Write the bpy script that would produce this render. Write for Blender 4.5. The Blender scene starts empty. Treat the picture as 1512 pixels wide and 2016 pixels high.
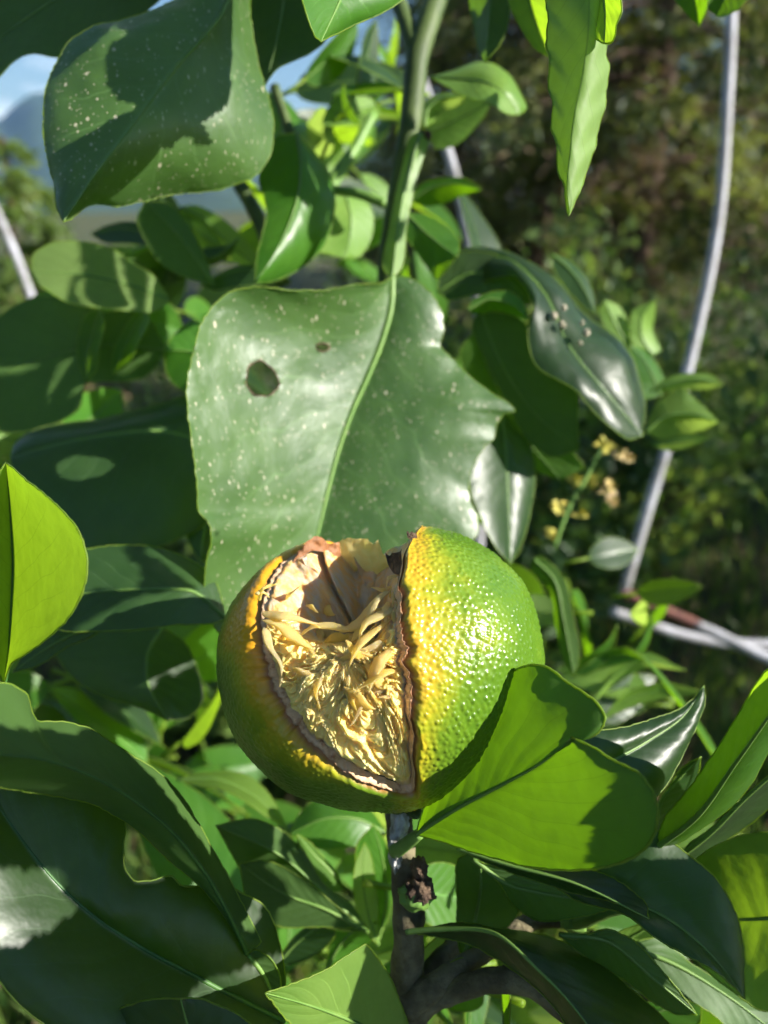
import bpy, bmesh, math, random
import numpy as np
from mathutils import Vector, Matrix, noise, kdtree
from mathutils.bvhtree import BVHTree

# ------------------------------------------------------------------ camera, sky, sun, exposure
scene = bpy.context.scene
COL = scene.collection
random.seed(7)
RNG = np.random.default_rng(11)
PITCH = math.radians(23.0)
CAM_Z = 1.05
FPX = 1484.0                      # focal length in photograph pixels (1512 x 2016)
CX, CY = 756.0, 1008.0

cam_d = bpy.data.cameras.new('camera')
cam = bpy.data.objects.new('camera', cam_d)
COL.objects.link(cam)
cam.location = (0, 0, CAM_Z)
cam.rotation_euler = (math.radians(90) - PITCH, 0, 0)
cam_d.sensor_fit = 'VERTICAL'
cam_d.sensor_height = 36.0
cam_d.lens = 36.0 * FPX / 2016.0
cam_d.clip_start = 0.01
cam_d.clip_end = 40000
cam_d.dof.use_dof = True
cam_d.dof.focus_distance = 0.163
cam_d.dof.aperture_fstop = cam_d.lens / 2.5
scene.camera = cam

SUN_CAM = Vector((0.87, 0.33, 0.39)).normalized()     # towards the sun, in camera axes
R_CAM = Vector((1, 0, 0))
U_CAM = Vector((0, math.sin(PITCH), math.cos(PITCH)))
B_CAM = Vector((0, -math.cos(PITCH), math.sin(PITCH)))
SUN = (R_CAM * SUN_CAM.x + U_CAM * SUN_CAM.y + B_CAM * SUN_CAM.z).normalized()

world = bpy.data.worlds.new('World')
scene.world = world
world.use_nodes = True
wn, wl = world.node_tree.nodes, world.node_tree.links
wn.clear()
w_out = wn.new('ShaderNodeOutputWorld')
w_bg = wn.new('ShaderNodeBackground')
w_bg.inputs['Strength'].default_value = 0.05
w_sky = wn.new('ShaderNodeTexSky')
w_sky.sky_type = 'NISHITA'
w_sky.sun_disc = False
w_sky.sun_elevation = math.asin(SUN.z)
w_sky.sun_rotation = math.atan2(SUN.x, SUN.y)
w_sky.altitude = 200
w_sky.air_density = 1.3
w_sky.dust_density = 0.0
w_sky.ozone_density = 5.0
w_tc = wn.new('ShaderNodeTexCoord')
w_map = wn.new('ShaderNodeMapping')
w_map.inputs['Scale'].default_value = (1.0, 1.0, 2.2)
w_noise = wn.new('ShaderNodeTexNoise')
w_noise.inputs['Scale'].default_value = 2.6
w_noise.inputs['Detail'].default_value = 8
w_noise.inputs['Roughness'].default_value = 0.55
w_ramp = wn.new('ShaderNodeMapRange')
w_ramp.inputs['From Min'].default_value = 0.585
w_ramp.inputs['From Max'].default_value = 0.70
w_mix = wn.new('ShaderNodeMix')
w_mix.data_type = 'RGBA'
w_mix.inputs['B'].default_value = (20.0, 20.4, 21.0, 1)
wl.new(w_tc.outputs['Generated'], w_map.inputs['Vector'])
wl.new(w_map.outputs['Vector'], w_noise.inputs['Vector'])
wl.new(w_noise.outputs['Fac'], w_ramp.inputs['Value'])
wl.new(w_ramp.outputs['Result'], w_mix.inputs['Factor'])
wl.new(w_sky.outputs['Color'], w_mix.inputs['A'])
wl.new(w_mix.outputs['Result'], w_bg.inputs['Color'])
wl.new(w_bg.outputs['Background'], w_out.inputs['Surface'])

sun_d = bpy.data.lights.new('sun', 'SUN')
sun_d.energy = 5.0
sun_d.angle = math.radians(0.53)
sun_d.color = (1.0, 0.95, 0.86)
sun = bpy.data.objects.new('sun', sun_d)
COL.objects.link(sun)
sun.rotation_euler = SUN.to_track_quat('Z', 'Y').to_euler()

scene.view_settings.view_transform = 'Standard'
scene.view_settings.look = 'None'
scene.view_settings.exposure = 1.42
scene.view_settings.gamma = 1.0
scene.view_settings.use_curve_mapping = False
scene.render.engine = 'CYCLES'
scene.cycles.use_denoising = True
scene.cycles.use_light_tree = False
scene.cycles.use_adaptive_sampling = True
scene.cycles.adaptive_threshold = 0.03
scene.cycles.max_bounces = 6
scene.cycles.diffuse_bounces = 3
scene.cycles.glossy_bounces = 3
scene.cycles.transmission_bounces = 5
scene.cycles.volume_bounces = 0
scene.cycles.caustics_reflective = False
scene.cycles.caustics_refractive = False


def P(x, y, d):
    """a pixel of the photograph at depth d (metres along the camera axis) -> world point"""
    X = (x - CX) / FPX * d
    Y = -(y - CY) / FPX * d
    return cam.location + R_CAM * X + U_CAM * Y - B_CAM * d


def to_px(p):
    v = p - cam.location
    d = -v.dot(B_CAM)
    return CX + v.dot(R_CAM) / d * FPX, CY - v.dot(U_CAM) / d * FPX, d


# ------------------------------------------------------------------ materials
def nd(nt, kind, **kw):
    n = nt.nodes.new(kind)
    for k, v in kw.items():
        if k in n.inputs:
            n.inputs[k].default_value = v
        else:
            setattr(n, k, v)
    return n


def new_mat(name):
    m = bpy.data.materials.new(name)
    m.use_nodes = True
    m.node_tree.nodes.clear()
    out = m.node_tree.nodes.new('ShaderNodeOutputMaterial')
    return m, m.node_tree, out


def math_n(nt, op, a, b=None, c=None, clamp=False):
    n = nt.nodes.new('ShaderNodeMath')
    n.operation = op
    n.use_clamp = clamp
    for i, v in enumerate((a, b, c)):
        if v is None:
            continue
        if isinstance(v, (int, float)):
            n.inputs[i].default_value = v
        else:
            nt.links.new(v, n.inputs[i])
    return n.outputs[0]


def mixc(nt, fac, a, b):
    n = nt.nodes.new('ShaderNodeMix')
    n.data_type = 'RGBA'
    for s, v in (('Factor', fac), ('A', a), ('B', b)):
        sock = n.inputs[s] if s == 'Factor' else [i for i in n.inputs if i.name == s and i.type == 'RGBA'][0]
        if isinstance(v, (int, float)):
            sock.default_value = v
        elif isinstance(v, tuple):
            sock.default_value = v if len(v) == 4 else (*v, 1)
        else:
            nt.links.new(v, sock)
    return [o for o in n.outputs if o.type == 'RGBA'][0]


def ramp(nt, val, lo, hi):
    n = nt.nodes.new('ShaderNodeMapRange')
    n.interpolation_type = 'SMOOTHSTEP'
    n.inputs['From Min'].default_value = lo
    n.inputs['From Max'].default_value = hi
    nt.links.new(val, n.inputs['Value'])
    return n.outputs['Result']


def tex_noise(nt, vec, scale, detail=4, rough=0.55, dist=0.0):
    n = nt.nodes.new('ShaderNodeTexNoise')
    n.inputs['Scale'].default_value = scale
    n.inputs['Detail'].default_value = detail
    n.inputs['Roughness'].default_value = rough
    n.inputs['Distortion'].default_value = dist
    if vec is not None:
        nt.links.new(vec, n.inputs['Vector'])
    return n.outputs['Fac']


def leaf_material(name, up_a, up_b, under, trans, tfac=0.40, specks=0.0, rough=0.36, veins=9.0, gloss=0.5):
    m, nt, out = new_mat(name)
    L = nt.links.new
    uv = nd(nt, 'ShaderNodeUVMap', uv_map='leaf').outputs['UV']
    obj = nt.nodes.new('ShaderNodeObjectInfo')
    tc = nt.nodes.new('ShaderNodeTexCoord')
    sep = nt.nodes.new('ShaderNodeSeparateXYZ')
    L(uv, sep.inputs[0])
    a = math_n(nt, 'ABSOLUTE', math_n(nt, 'MULTIPLY_ADD', sep.outputs['X'], 2.0, -1.0))
    u = sep.outputs['Y']
    # per leaf offset of the coordinates
    vm = nt.nodes.new('ShaderNodeVectorMath'); vm.operation = 'ADD'
    rnd = nt.nodes.new('ShaderNodeCombineXYZ')
    r40 = math_n(nt, 'MULTIPLY', obj.outputs['Random'], 37.0)
    L(r40, rnd.inputs[0]); L(r40, rnd.inputs[1])
    L(tc.outputs['Object'], vm.inputs[0]); L(rnd.outputs[0], vm.inputs[1])
    vec = vm.outputs[0]
    big = tex_noise(nt, vec, 45, 2)
    med = tex_noise(nt, vec, 300, 2)
    # lateral veins
    wob = math_n(nt, 'MULTIPLY', math_n(nt, 'SUBTRACT', big, 0.5), 1.3)
    a_pow = math_n(nt, 'POWER', a, 0.8)
    w = math_n(nt, 'ADD', math_n(nt, 'SUBTRACT', math_n(nt, 'MULTIPLY', u, veins), math_n(nt, 'MULTIPLY', a_pow, veins * 0.26)), wob)
    w = math_n(nt, 'ADD', w, math_n(nt, 'MULTIPLY', math_n(nt, 'GREATER_THAN', sep.outputs['X'], 0.5), 0.43))
    pp = math_n(nt, 'PINGPONG', w, 0.5)
    vein = math_n(nt, 'SUBTRACT', 1.0, ramp(nt, pp, 0.0, 0.032))
    vein = math_n(nt, 'MULTIPLY', vein, math_n(nt, 'SUBTRACT', 1.0, ramp(nt, a, 0.55, 0.95)))
    mid = math_n(nt, 'SUBTRACT', 1.0, ramp(nt, a, 0.0, 0.05))
    quilt = ramp(nt, pp, 0.0, 0.4)
    up = mixc(nt, ramp(nt, big, 0.3, 0.7), up_a, up_b)
    up = mixc(nt, math_n(nt, 'MULTIPLY', vein, 0.40), up, tuple(min(1, c * 2.2 + 0.03) for c in up_b))
    up = mixc(nt, math_n(nt, 'MULTIPLY', mid, 0.5), up, tuple(min(1, c * 3.0 + 0.05) for c in up_b))
    if specks > 0:
        mp = nt.nodes.new('ShaderNodeMapping')
        mp.inputs['Scale'].default_value = (1.0, 1.0, 0.45)
        mp.inputs['Rotation'].default_value = (0.3, 0.5, 0.2)
        L(vec, mp.inputs['Vector'])
        spk = 0
        for sc, th, am in ((190, 0.13, 0.85), (400, 0.17, 0.75), (800, 0.20, 0.7)):
            v2 = nt.nodes.new('ShaderNodeTexVoronoi')
            v2.inputs['Scale'].default_value = sc
            L(mp.outputs['Vector'], v2.inputs['Vector'])
            sepc = nt.nodes.new('ShaderNodeSeparateColor')
            L(v2.outputs['Color'], sepc.inputs[0])
            keep = math_n(nt, 'GREATER_THAN', sepc.outputs[0], 1.0 - 0.62 * specks)
            s = math_n(nt, 'MULTIPLY', math_n(nt, 'SUBTRACT', 1.0, ramp(nt, v2.outputs['Distance'], th * 0.5, th)), keep)
            s = math_n(nt, 'MULTIPLY', s, am)
            spk = s if spk == 0 else math_n(nt, 'MAXIMUM', spk, s)
        up = mixc(nt, spk, up, (0.52, 0.46, 0.34))
    und = mixc(nt, ramp(nt, big, 0.25, 0.75), under, tuple(c * 0.8 for c in under))
    und = mixc(nt, math_n(nt, 'MULTIPLY', vein, 0.25), und, tuple(c * 0.55 for c in under))
    geo = nt.nodes.new('ShaderNodeNewGeometry')
    col = mixc(nt, geo.outputs['Backfacing'], up, und)
    # brightness variation between leaves
    hsv = nt.nodes.new('ShaderNodeHueSaturation')
    hsv.inputs['Hue'].default_value = 0.5
    L(math_n(nt, 'MULTIPLY_ADD', obj.outputs['Random'], 0.5, 0.75), hsv.inputs['Value'])
    L(col, hsv.inputs['Color'])
    bump = nt.nodes.new('ShaderNodeBump')
    bump.inputs['Strength'].default_value = 0.55
    bump.inputs['Distance'].default_value = 0.0012
    h = math_n(nt, 'ADD', math_n(nt, 'MULTIPLY', quilt, 0.09), math_n(nt, 'MULTIPLY', med, 0.20))
    h = math_n(nt, 'ADD', h, math_n(nt, 'MULTIPLY', big, 0.5))
    L(h, bump.inputs['Height'])
    pr = nt.nodes.new('ShaderNodeBsdfPrincipled')
    L(hsv.outputs[0], pr.inputs['Base Color'])
    L(bump.outputs[0], pr.inputs['Normal'])
    pr.inputs['Specular IOR Level'].default_value = gloss
    rr = mixc(nt, geo.outputs['Backfacing'], (rough, rough, rough), (0.62, 0.62, 0.62))
    rsep = nt.nodes.new('ShaderNodeSeparateColor'); L(rr, rsep.inputs[0])
    L(math_n(nt, 'MULTIPLY_ADD', med, 0.16, math_n(nt, 'SUBTRACT', rsep.outputs[0], 0.08)), pr.inputs['Roughness'])
    tr = nt.nodes.new('ShaderNodeBsdfTranslucent')
    tcol = mixc(nt, math_n(nt, 'MULTIPLY', vein, 0.38), trans, tuple(c * 0.45 for c in trans))
    tcol = mixc(nt, math_n(nt, 'MULTIPLY', mid, 0.6), tcol, tuple(c * 0.3 for c in trans))
    tcol = mixc(nt, ramp(nt, med, 0.35, 0.75), tcol, mixc(nt, 0.14, tcol, (0.1, 0.2, 0.0)))
    L(tcol, tr.inputs['Color'])
    L(bump.outputs[0], tr.inputs['Normal'])
    ms = nt.nodes.new('ShaderNodeMixShader')
    ms.inputs[0].default_value = tfac
    L(pr.outputs[0], ms.inputs[1]); L(tr.outputs[0], ms.inputs[2])
    L(ms.outputs[0], out.inputs['Surface'])
    return m


def simple_mat(name, base, rough=0.6, var=None, scale=60, bump=0.0, bscale=200, spec=0.4, sss=0.0, sss_r=(1, 0.6, 0.2), sss_s=0.002, dist=0.002, detail=5):
    m, nt, out = new_mat(name)
    tc = nt.nodes.new('ShaderNodeTexCoord')
    pr = nt.nodes.new('ShaderNodeBsdfPrincipled')
    pr.inputs['Roughness'].default_value = rough
    pr.inputs['Specular IOR Level'].default_value = spec
    n = tex_noise(nt, tc.outputs['Object'], scale, detail)
    c = mixc(nt, ramp(nt, n, 0.32, 0.68), base, var if var else tuple(x * 0.7 for x in base))
    nt.links.new(c, pr.inputs['Base Color'])
    if bump:
        b = nt.nodes.new('ShaderNodeBump')
        b.inputs['Strength'].default_value = bump
        b.inputs['Distance'].default_value = dist
        nt.links.new(tex_noise(nt, tc.outputs['Object'], bscale, 6, 0.65), b.inputs['Height'])
        nt.links.new(b.outputs[0], pr.inputs['Normal'])
    if sss:
        pr.inputs['Subsurface Weight'].default_value = sss
        pr.inputs['Subsurface Radius'].default_value = sss_r
        pr.inputs['Subsurface Scale'].default_value = sss_s
    nt.links.new(pr.outputs[0], out.inputs['Surface'])
    return m


def thin_mat(name, base, trans, fac=0.5, rough=0.5, var=None, scale=30):
    """thin two-sided foliage or membrane"""
    m, nt, out = new_mat(name)
    tc = nt.nodes.new('ShaderNodeTexCoord')
    pr = nt.nodes.new('ShaderNodeBsdfPrincipled')
    pr.inputs['Roughness'].default_value = rough
    n = tex_noise(nt, tc.outputs['Object'], scale, 4)
    c = mixc(nt, ramp(nt, n, 0.35, 0.65), base, var if var else tuple(x * 0.6 for x in base))
    nt.links.new(c, pr.inputs['Base Color'])
    tr = nt.nodes.new('ShaderNodeBsdfTranslucent')
    tr.inputs['Color'].default_value = (*trans, 1)
    ms = nt.nodes.new('ShaderNodeMixShader')
    ms.inputs[0].default_value = fac
    nt.links.new(pr.outputs[0], ms.inputs[1]); nt.links.new(tr.outputs[0], ms.inputs[2])
    nt.links.new(ms.outputs[0], out.inputs['Surface'])
    return m


M = {}
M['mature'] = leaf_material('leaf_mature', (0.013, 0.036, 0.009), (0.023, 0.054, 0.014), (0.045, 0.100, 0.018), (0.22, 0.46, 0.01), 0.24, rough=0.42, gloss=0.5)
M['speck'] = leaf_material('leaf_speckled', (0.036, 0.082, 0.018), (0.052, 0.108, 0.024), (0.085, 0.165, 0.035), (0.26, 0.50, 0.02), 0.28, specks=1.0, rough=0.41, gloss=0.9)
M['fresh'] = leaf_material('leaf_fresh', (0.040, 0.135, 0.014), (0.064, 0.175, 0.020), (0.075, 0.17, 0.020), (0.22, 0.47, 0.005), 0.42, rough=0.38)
M['bright'] = leaf_material('leaf_fresh_backlit', (0.050, 0.160, 0.018), (0.080, 0.200, 0.028), (0.12, 0.22, 0.03), (0.40, 0.66, 0.02), 0.46, rough=0.38)  # fresh leaf with the glow of sun from behind put into its colour
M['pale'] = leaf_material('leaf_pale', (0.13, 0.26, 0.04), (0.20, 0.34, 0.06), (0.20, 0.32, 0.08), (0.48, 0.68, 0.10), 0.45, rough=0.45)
M['caster'] = leaf_material('leaf_shade_caster', (0.020, 0.060, 0.018), (0.034, 0.086, 0.026), (0.07, 0.14, 0.03), (0.10, 0.20, 0.01), 0.08)  # nearly opaque leaf, only for the added shadow casters
M['edge'] = thin_mat('leaf_margin', (0.16, 0.27, 0.035), (0.50, 0.66, 0.05), .55, .45, (0.22, 0.30, 0.05), 300)
M['rib'] = simple_mat('leaf_midrib', (0.10, 0.20, 0.035), 0.5, (0.14, 0.24, 0.05), 150)
M['rib_dark'] = simple_mat('leaf_midrib_dark', (0.03, 0.10, 0.02), 0.5, (0.05, 0.13, 0.025), 150)
M['petiole'] = simple_mat('petiole_green', (0.16, 0.29, 0.06), 0.5, (0.11, 0.22, 0.04), 120, 0.3, 400, dist=0.0005)
M['stem_green'] = simple_mat('stem_green', (0.075, 0.115, 0.026), 0.6, (0.045, 0.075, 0.018), 90, 0.4, 300, dist=0.0008)
M['bark'] = simple_mat('bark_grey_brown', (0.23, 0.20, 0.11), 0.8, (0.09, 0.075, 0.04), 170, 0.9, 500, dist=0.0016)
M['callus'] = simple_mat('bark_callus', (0.20, 0.13, 0.08), 0.85, (0.06, 0.035, 0.022), 350, 1.0, 700, dist=0.002)
M['scale_white'] = simple_mat('white_scale_crust', (0.62, 0.62, 0.60), 0.6, (0.30, 0.29, 0.27), 400, 0.8, 700, dist=0.001)

# ------------------------------------------------------------------ mesh helpers
def link(o, parent=None):
    COL.objects.link(o)
    if parent is not None:
        o.parent = parent
    return o


def mesh_obj(name, verts, faces, mats, parent=None, smooth=True, origin=None, midx=None, uvs=None):
    me = bpy.data.meshes.new(name)
    off = Vector((0, 0, 0))
    if origin is not None:
        off = Vector(origin)
    elif parent is not None:
        off = parent.matrix_basis.translation
    if parent is not None and parent.parent is not None and origin is None:
        off = parent.matrix_basis.translation + parent.parent.matrix_basis.translation
    va = np.array(verts, dtype=np.float64).reshape(-1, 3) - np.array(off)
    me.from_pydata(va.tolist(), [], faces)
    if smooth:
        me.polygons.foreach_set('use_smooth', np.ones(len(me.polygons), dtype=bool))
    for m in (mats if isinstance(mats, (list, tuple)) else [mats]):
        me.materials.append(m)
    if midx is not None:
        me.polygons.foreach_set('material_index', np.array(midx, dtype=np.int32))
    if uvs is not None:
        lay = me.uv_layers.new(name='leaf')
        li = np.zeros(len(me.loops), dtype=np.int32)
        me.loops.foreach_get('vertex_index', li)
        lay.data.foreach_set('uv', np.array(uvs, dtype=np.float32)[li].ravel())
    me.update()
    o = bpy.data.objects.new(name, me)
    link(o, parent)
    return o


def thing(name, label, cat, loc, group=None):
    o = bpy.data.objects.new(name, None)
    o.empty_display_size = 0.02
    o.location = loc
    COL.objects.link(o)
    o['label'] = label; o['category'] = cat
    if group:
        o['group'] = group
    return o


def catmull(pts, n, uniform=True):
    pts = np.array(pts, dtype=float)
    if len(pts) == 2:
        t = np.linspace(0, 1, n)[:, None]
        return pts[0] * (1 - t) + pts[1] * t
    seg = np.linalg.norm(np.diff(pts, axis=0), axis=1) + 1e-9
    s = np.concatenate([[0], np.cumsum(seg)]); s /= s[-1]
    t = np.linspace(0, 1, n)
    # non-uniform cubic Hermite with finite-difference tangents, limited at sharp corners
    m = np.zeros_like(pts)
    for i in range(len(pts)):
        if i == 0:
            m[i] = (pts[1] - pts[0]) / (s[1] - s[0])
        elif i == len(pts) - 1:
            m[i] = (pts[-1] - pts[-2]) / (s[-1] - s[-2])
        else:
            d0 = (pts[i] - pts[i - 1]) / (s[i] - s[i - 1]); d1 = (pts[i + 1] - pts[i]) / (s[i + 1] - s[i])
            c = max(0.0, float(d0 @ d1) / (np.linalg.norm(d0) * np.linalg.norm(d1) + 1e-12))
            h0, h1 = s[i] - s[i - 1], s[i + 1] - s[i]
            m[i] = (d0 * h1 + d1 * h0) / (h0 + h1) * (0.25 + 0.75 * c)
    k = np.clip(np.searchsorted(s, t, side='right') - 1, 0, len(pts) - 2)
    h = (s[k + 1] - s[k]); x = (t - s[k]) / h
    x = x[:, None]; h = h[:, None]
    return ((2 * x**3 - 3 * x**2 + 1) * pts[k] + (x**3 - 2 * x**2 + x) * h * m[k]
            + (-2 * x**3 + 3 * x**2) * pts[k + 1] + (x**3 - x**2) * h * m[k + 1])


def frames(pts):
    pts = np.array(pts)
    T = np.gradient(pts, axis=0)
    T /= np.linalg.norm(T, axis=1)[:, None] + 1e-12
    ref = np.array([0.0, 0.0, 1.0]) if abs(T[0][2]) < 0.8 else np.array([1.0, 0, 0])
    N = []
    n = np.cross(T[0], ref); n /= np.linalg.norm(n)
    for t in T:
        n = n - t * (n @ t); n /= np.linalg.norm(n) + 1e-12
        N.append(n.copy())
    N = np.array(N); B = np.cross(T, N)
    return T, N, B


def tube_data(pts, rad, seg=10, base=0, rough=0.0, flat=1.0, fscale=150.0):
    """verts and faces of a tube along pts with radii rad"""
    T, N, B = frames(pts)
    verts, faces = [], []
    n = len(pts)
    for i in range(n):
        for j in range(seg):
            a = 2 * math.pi * j / seg
            r = rad[i]
            if rough:
                q = Vector(pts[i] + (N[i] * math.cos(a) + B[i] * math.sin(a)) * r)
                r *= 1 + rough * noise.noise(q * fscale) + 0.5 * rough * noise.noise(q * fscale * 3.1)
            verts.append(pts[i] + N[i] * math.cos(a) * r + B[i] * math.sin(a) * r * flat)
    for i in range(n - 1):
        for j in range(seg):
            j2 = (j + 1) % seg
            faces.append((base + i * seg + j, base + i * seg + j2, base + (i + 1) * seg + j2, base + (i + 1) * seg + j))
    faces.append(tuple(base + j for j in range(seg))[::-1])
    faces.append(tuple(base + (n - 1) * seg + j for j in range(seg)))
    return verts, faces


def tube(name, ctrl, mat, parent, seg=12, n=24, rough=0.12, flat=1.0, fscale=150.0, px=True):
    """ctrl: (x, y, depth, radius in metres)"""
    pts = [(*(P(c[0], c[1], c[2]) if px else Vector(c[:3])), c[3]) for c in ctrl]
    s = catmull(pts, n)
    v, f = tube_data(s[:, :3], s[:, 3], seg, 0, rough, flat, fscale)
    return mesh_obj(name, v, f, mat, parent)


# ------------------------------------------------------------------ the citrus tree
TREE_BASE = Vector((0.03, 0.32, 0.0))
tree = thing('citrus_tree', 'glossy green citrus tree carrying the split fruit, filling the foreground', 'tree', TREE_BASE)


GRID = {}


def surf_leaf(mid, left, right, dm, dl, dr, seen='u', cup=(0.0, 0.0), rows=44, cols=22, mat='mature', wav=0.0007,
              holes=(), rib=0.0007, rib_mat='rib', label=None, edge=0.00022, jag=0.00025, ripple=0.0, parent=None, rib_off=0.0, pl=None, pn=None):
    """a leaf from its midrib and its two margins (photo pixels); dm: depths along the midrib, dl / dr: how far
    each margin lies behind (+) or in front (-) of the midrib"""
    parent = parent or tree
    m2 = catmull(mid, rows)
    dmm = catmull([(i, d) for i, d in enumerate(dm)], rows)[:, 1] if len(dm) > 2 else np.linspace(dm[0], dm[-1], rows)
    l2 = catmull([mid[0]] + list(left) + [mid[-1]], rows)
    r2 = catmull([mid[0]] + list(right) + [mid[-1]], rows)
    u = np.linspace(0, 1, rows)
    prof = np.sin(np.pi * np.clip(u, 0, 1)) ** 0.6
    sd = random.random() * 100
    G = np.zeros((rows, 2 * cols + 1, 3)); UV = np.zeros((rows, 2 * cols + 1, 2))
    cb, cr, cu = np.array(B_CAM), np.array(R_CAM), np.array(U_CAM)
    for i in range(rows):
        def dep(x, y):
            if pn is not None:               # a leaf lying in a plane: a point of it and its normal (camera axes)
                k0 = Vector(((pn[0] - CX) / FPX, -(pn[1] - CY) / FPX, -1.0)); k1 = Vector(((x - CX) / FPX, -(y - CY) / FPX, -1.0))
                nv = Vector(pn[3])
                return pn[2] * nv.dot(k0) / nv.dot(k1)
            return dmm[i] if pl is None else pl[0] + pl[3] * (x - pl[1]) / 1000 + pl[4] * (y - pl[2]) / 1000
        pm = np.array(P(m2[i][0], m2[i][1], dep(*m2[i])))
        pll = np.array(P(l2[i][0], l2[i][1], dep(*l2[i]) + dl * prof[i]))
        prr = np.array(P(r2[i][0], r2[i][1], dep(*r2[i]) + dr * prof[i]))
        for sgn, pe, cp in ((-1, pll, cup[0]), (1, prr, cup[1])):
            for k in range(cols + 1):
                v = k / cols
                q = pm + (pe - pm) * v + cb * cp * 4 * v * (1 - v) * prof[i]
                if ripple:
                    q = q + cb * ripple * math.sin(u[i] * 46 + 5 * v + sd) * v * v
                j = cols + sgn * k
                G[i, j] = q
                UV[i, j] = (0.5 + sgn * v * 0.5, u[i])
    # gentle waves and an uneven margin
    for i in range(rows):
        for j in range(2 * cols + 1):
            v = abs(j - cols) / cols
            q = Vector(G[i, j])
            w = noise.noise(q * 45 + Vector((sd, 0, 0))) + 0.35 * noise.noise(q * 130 + Vector((0, sd, 0)))
            G[i, j] += cb * wav * w * (0.25 + 0.75 * v) * (1.0 if 0 < i < rows - 1 else 0)
            if v > 0.93 and 0 < i < rows - 1:
                G[i, j] += (cr * noise.noise(q * 900) + cu * noise.noise(q * 900 + Vector((9, 9, 9)))) * jag
    nc = 2 * cols + 1
    dead = set()
    rings_ = []
    if holes:
        d_ = -(G - np.array(cam.location)) @ np.array(B_CAM) * -1.0
    for (hx, hy, ax, ay, rot) in holes:
        ins = np.zeros((rows, nc), bool); PX = np.zeros((rows, nc, 3))
        for i in range(rows):
            for j in range(nc):
                PX[i, j] = to_px(Vector(G[i, j]))
        def lobes(ang):
            return 1 + 0.07 * math.sin(2 * ang + rot) + 0.06 * math.sin(3 * ang + 2 * rot) + 0.03 * math.sin(7 * ang)
        ex = (PX[:, :, 0] - hx) / ax; ey = (PX[:, :, 1] - hy) / ay
        ang = np.arctan2(ey, ex); rr = np.hypot(ex, ey) / np.vectorize(lobes)(ang)
        for i in range(rows - 1):
            for j in range(nc - 1):
                if (rr[i, j] + rr[i + 1, j] + rr[i, j + 1] + rr[i + 1, j + 1]) / 4 < 1.0:
                    dead.add((i, j))
        rim_ = []
        for i in range(1, rows - 1):
            for j in range(1, nc - 1):
                around = [(i - 1, j - 1), (i - 1, j), (i, j - 1), (i, j)]
                k = sum(1 for c in around if c in dead)
                if 0 < k < 4 and 0.5 < rr[i, j] < 1.6:
                    s = 1.0 / rr[i, j]
                    nx, ny = hx + (PX[i, j, 0] - hx) * s, hy + (PX[i, j, 1] - hy) * s
                    G[i, j] = np.array(P(nx, ny, PX[i, j, 2]))
                    rim_.append((math.atan2(ny - hy, nx - hx), i, j))
        rings_.append([(i, j) for _, i, j in sorted(rim_)])
    verts = G.reshape(-1, 3)
    # which way does the surface face?
    ci, cj = rows // 2, cols // 2
    nrm = np.cross(G[ci, cj + 1] - G[ci, cj], G[ci + 1, cj] - G[ci, cj])
    cam_v = np.array(cam.location) - G[ci, cj]
    flip = (nrm @ cam_v > 0) != (seen == 'u')
    faces = []
    for i in range(rows - 1):
        for j in range(nc - 1):
            if (i, j) in dead:
                continue
            f = (i * nc + j, i * nc + j + 1, (i + 1) * nc + j + 1, (i + 1) * nc + j)
            faces.append(f[::-1] if flip else f)
    uvs = UV.reshape(-1, 2).tolist()
    verts = verts.tolist(); midx = [0] * len(faces)
    if edge:
        for col in (0, nc - 1):
            v, f = tube_data(G[:, col], [edge * (0.75 + 0.5 * abs(noise.noise(Vector(G[i, col]) * 300))) for i in range(rows)], 5, len(verts))
            verts += [list(x) for x in v]; faces += f; midx += [1] * len(f); uvs += [[0.0, 0.5]] * len(v)
    for rg in rings_:
        pts_ = [G[i, j] for i, j in rg]; pts_ = np.array(pts_ + pts_[:1])
        v, f = tube_data(pts_, [.00022 + .00022 * abs(noise.noise(Vector(q) * 500)) for q in pts_], 6, len(verts))
        verts += [list(x) for x in v]; faces += f[:-2]; midx += [2] * (len(f) - 2); uvs += [[0.0, 0.5]] * len(v)
    o = mesh_obj('leaf', verts, faces, [M[mat], M['edge'], M['callus']], parent, midx=midx, uvs=uvs)
    GRID[o.name] = G
    if label:
        o['label'] = label
    if rib:
        c = G[:, cols] + cb * rib_off
        v, f = tube_data(c, [max(0.00012, rib * (1 - 0.82 * x)) for x in u], 7)
        mesh_obj('midrib', v, f, M[rib_mat], o, origin=parent.location)
    return o


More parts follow.
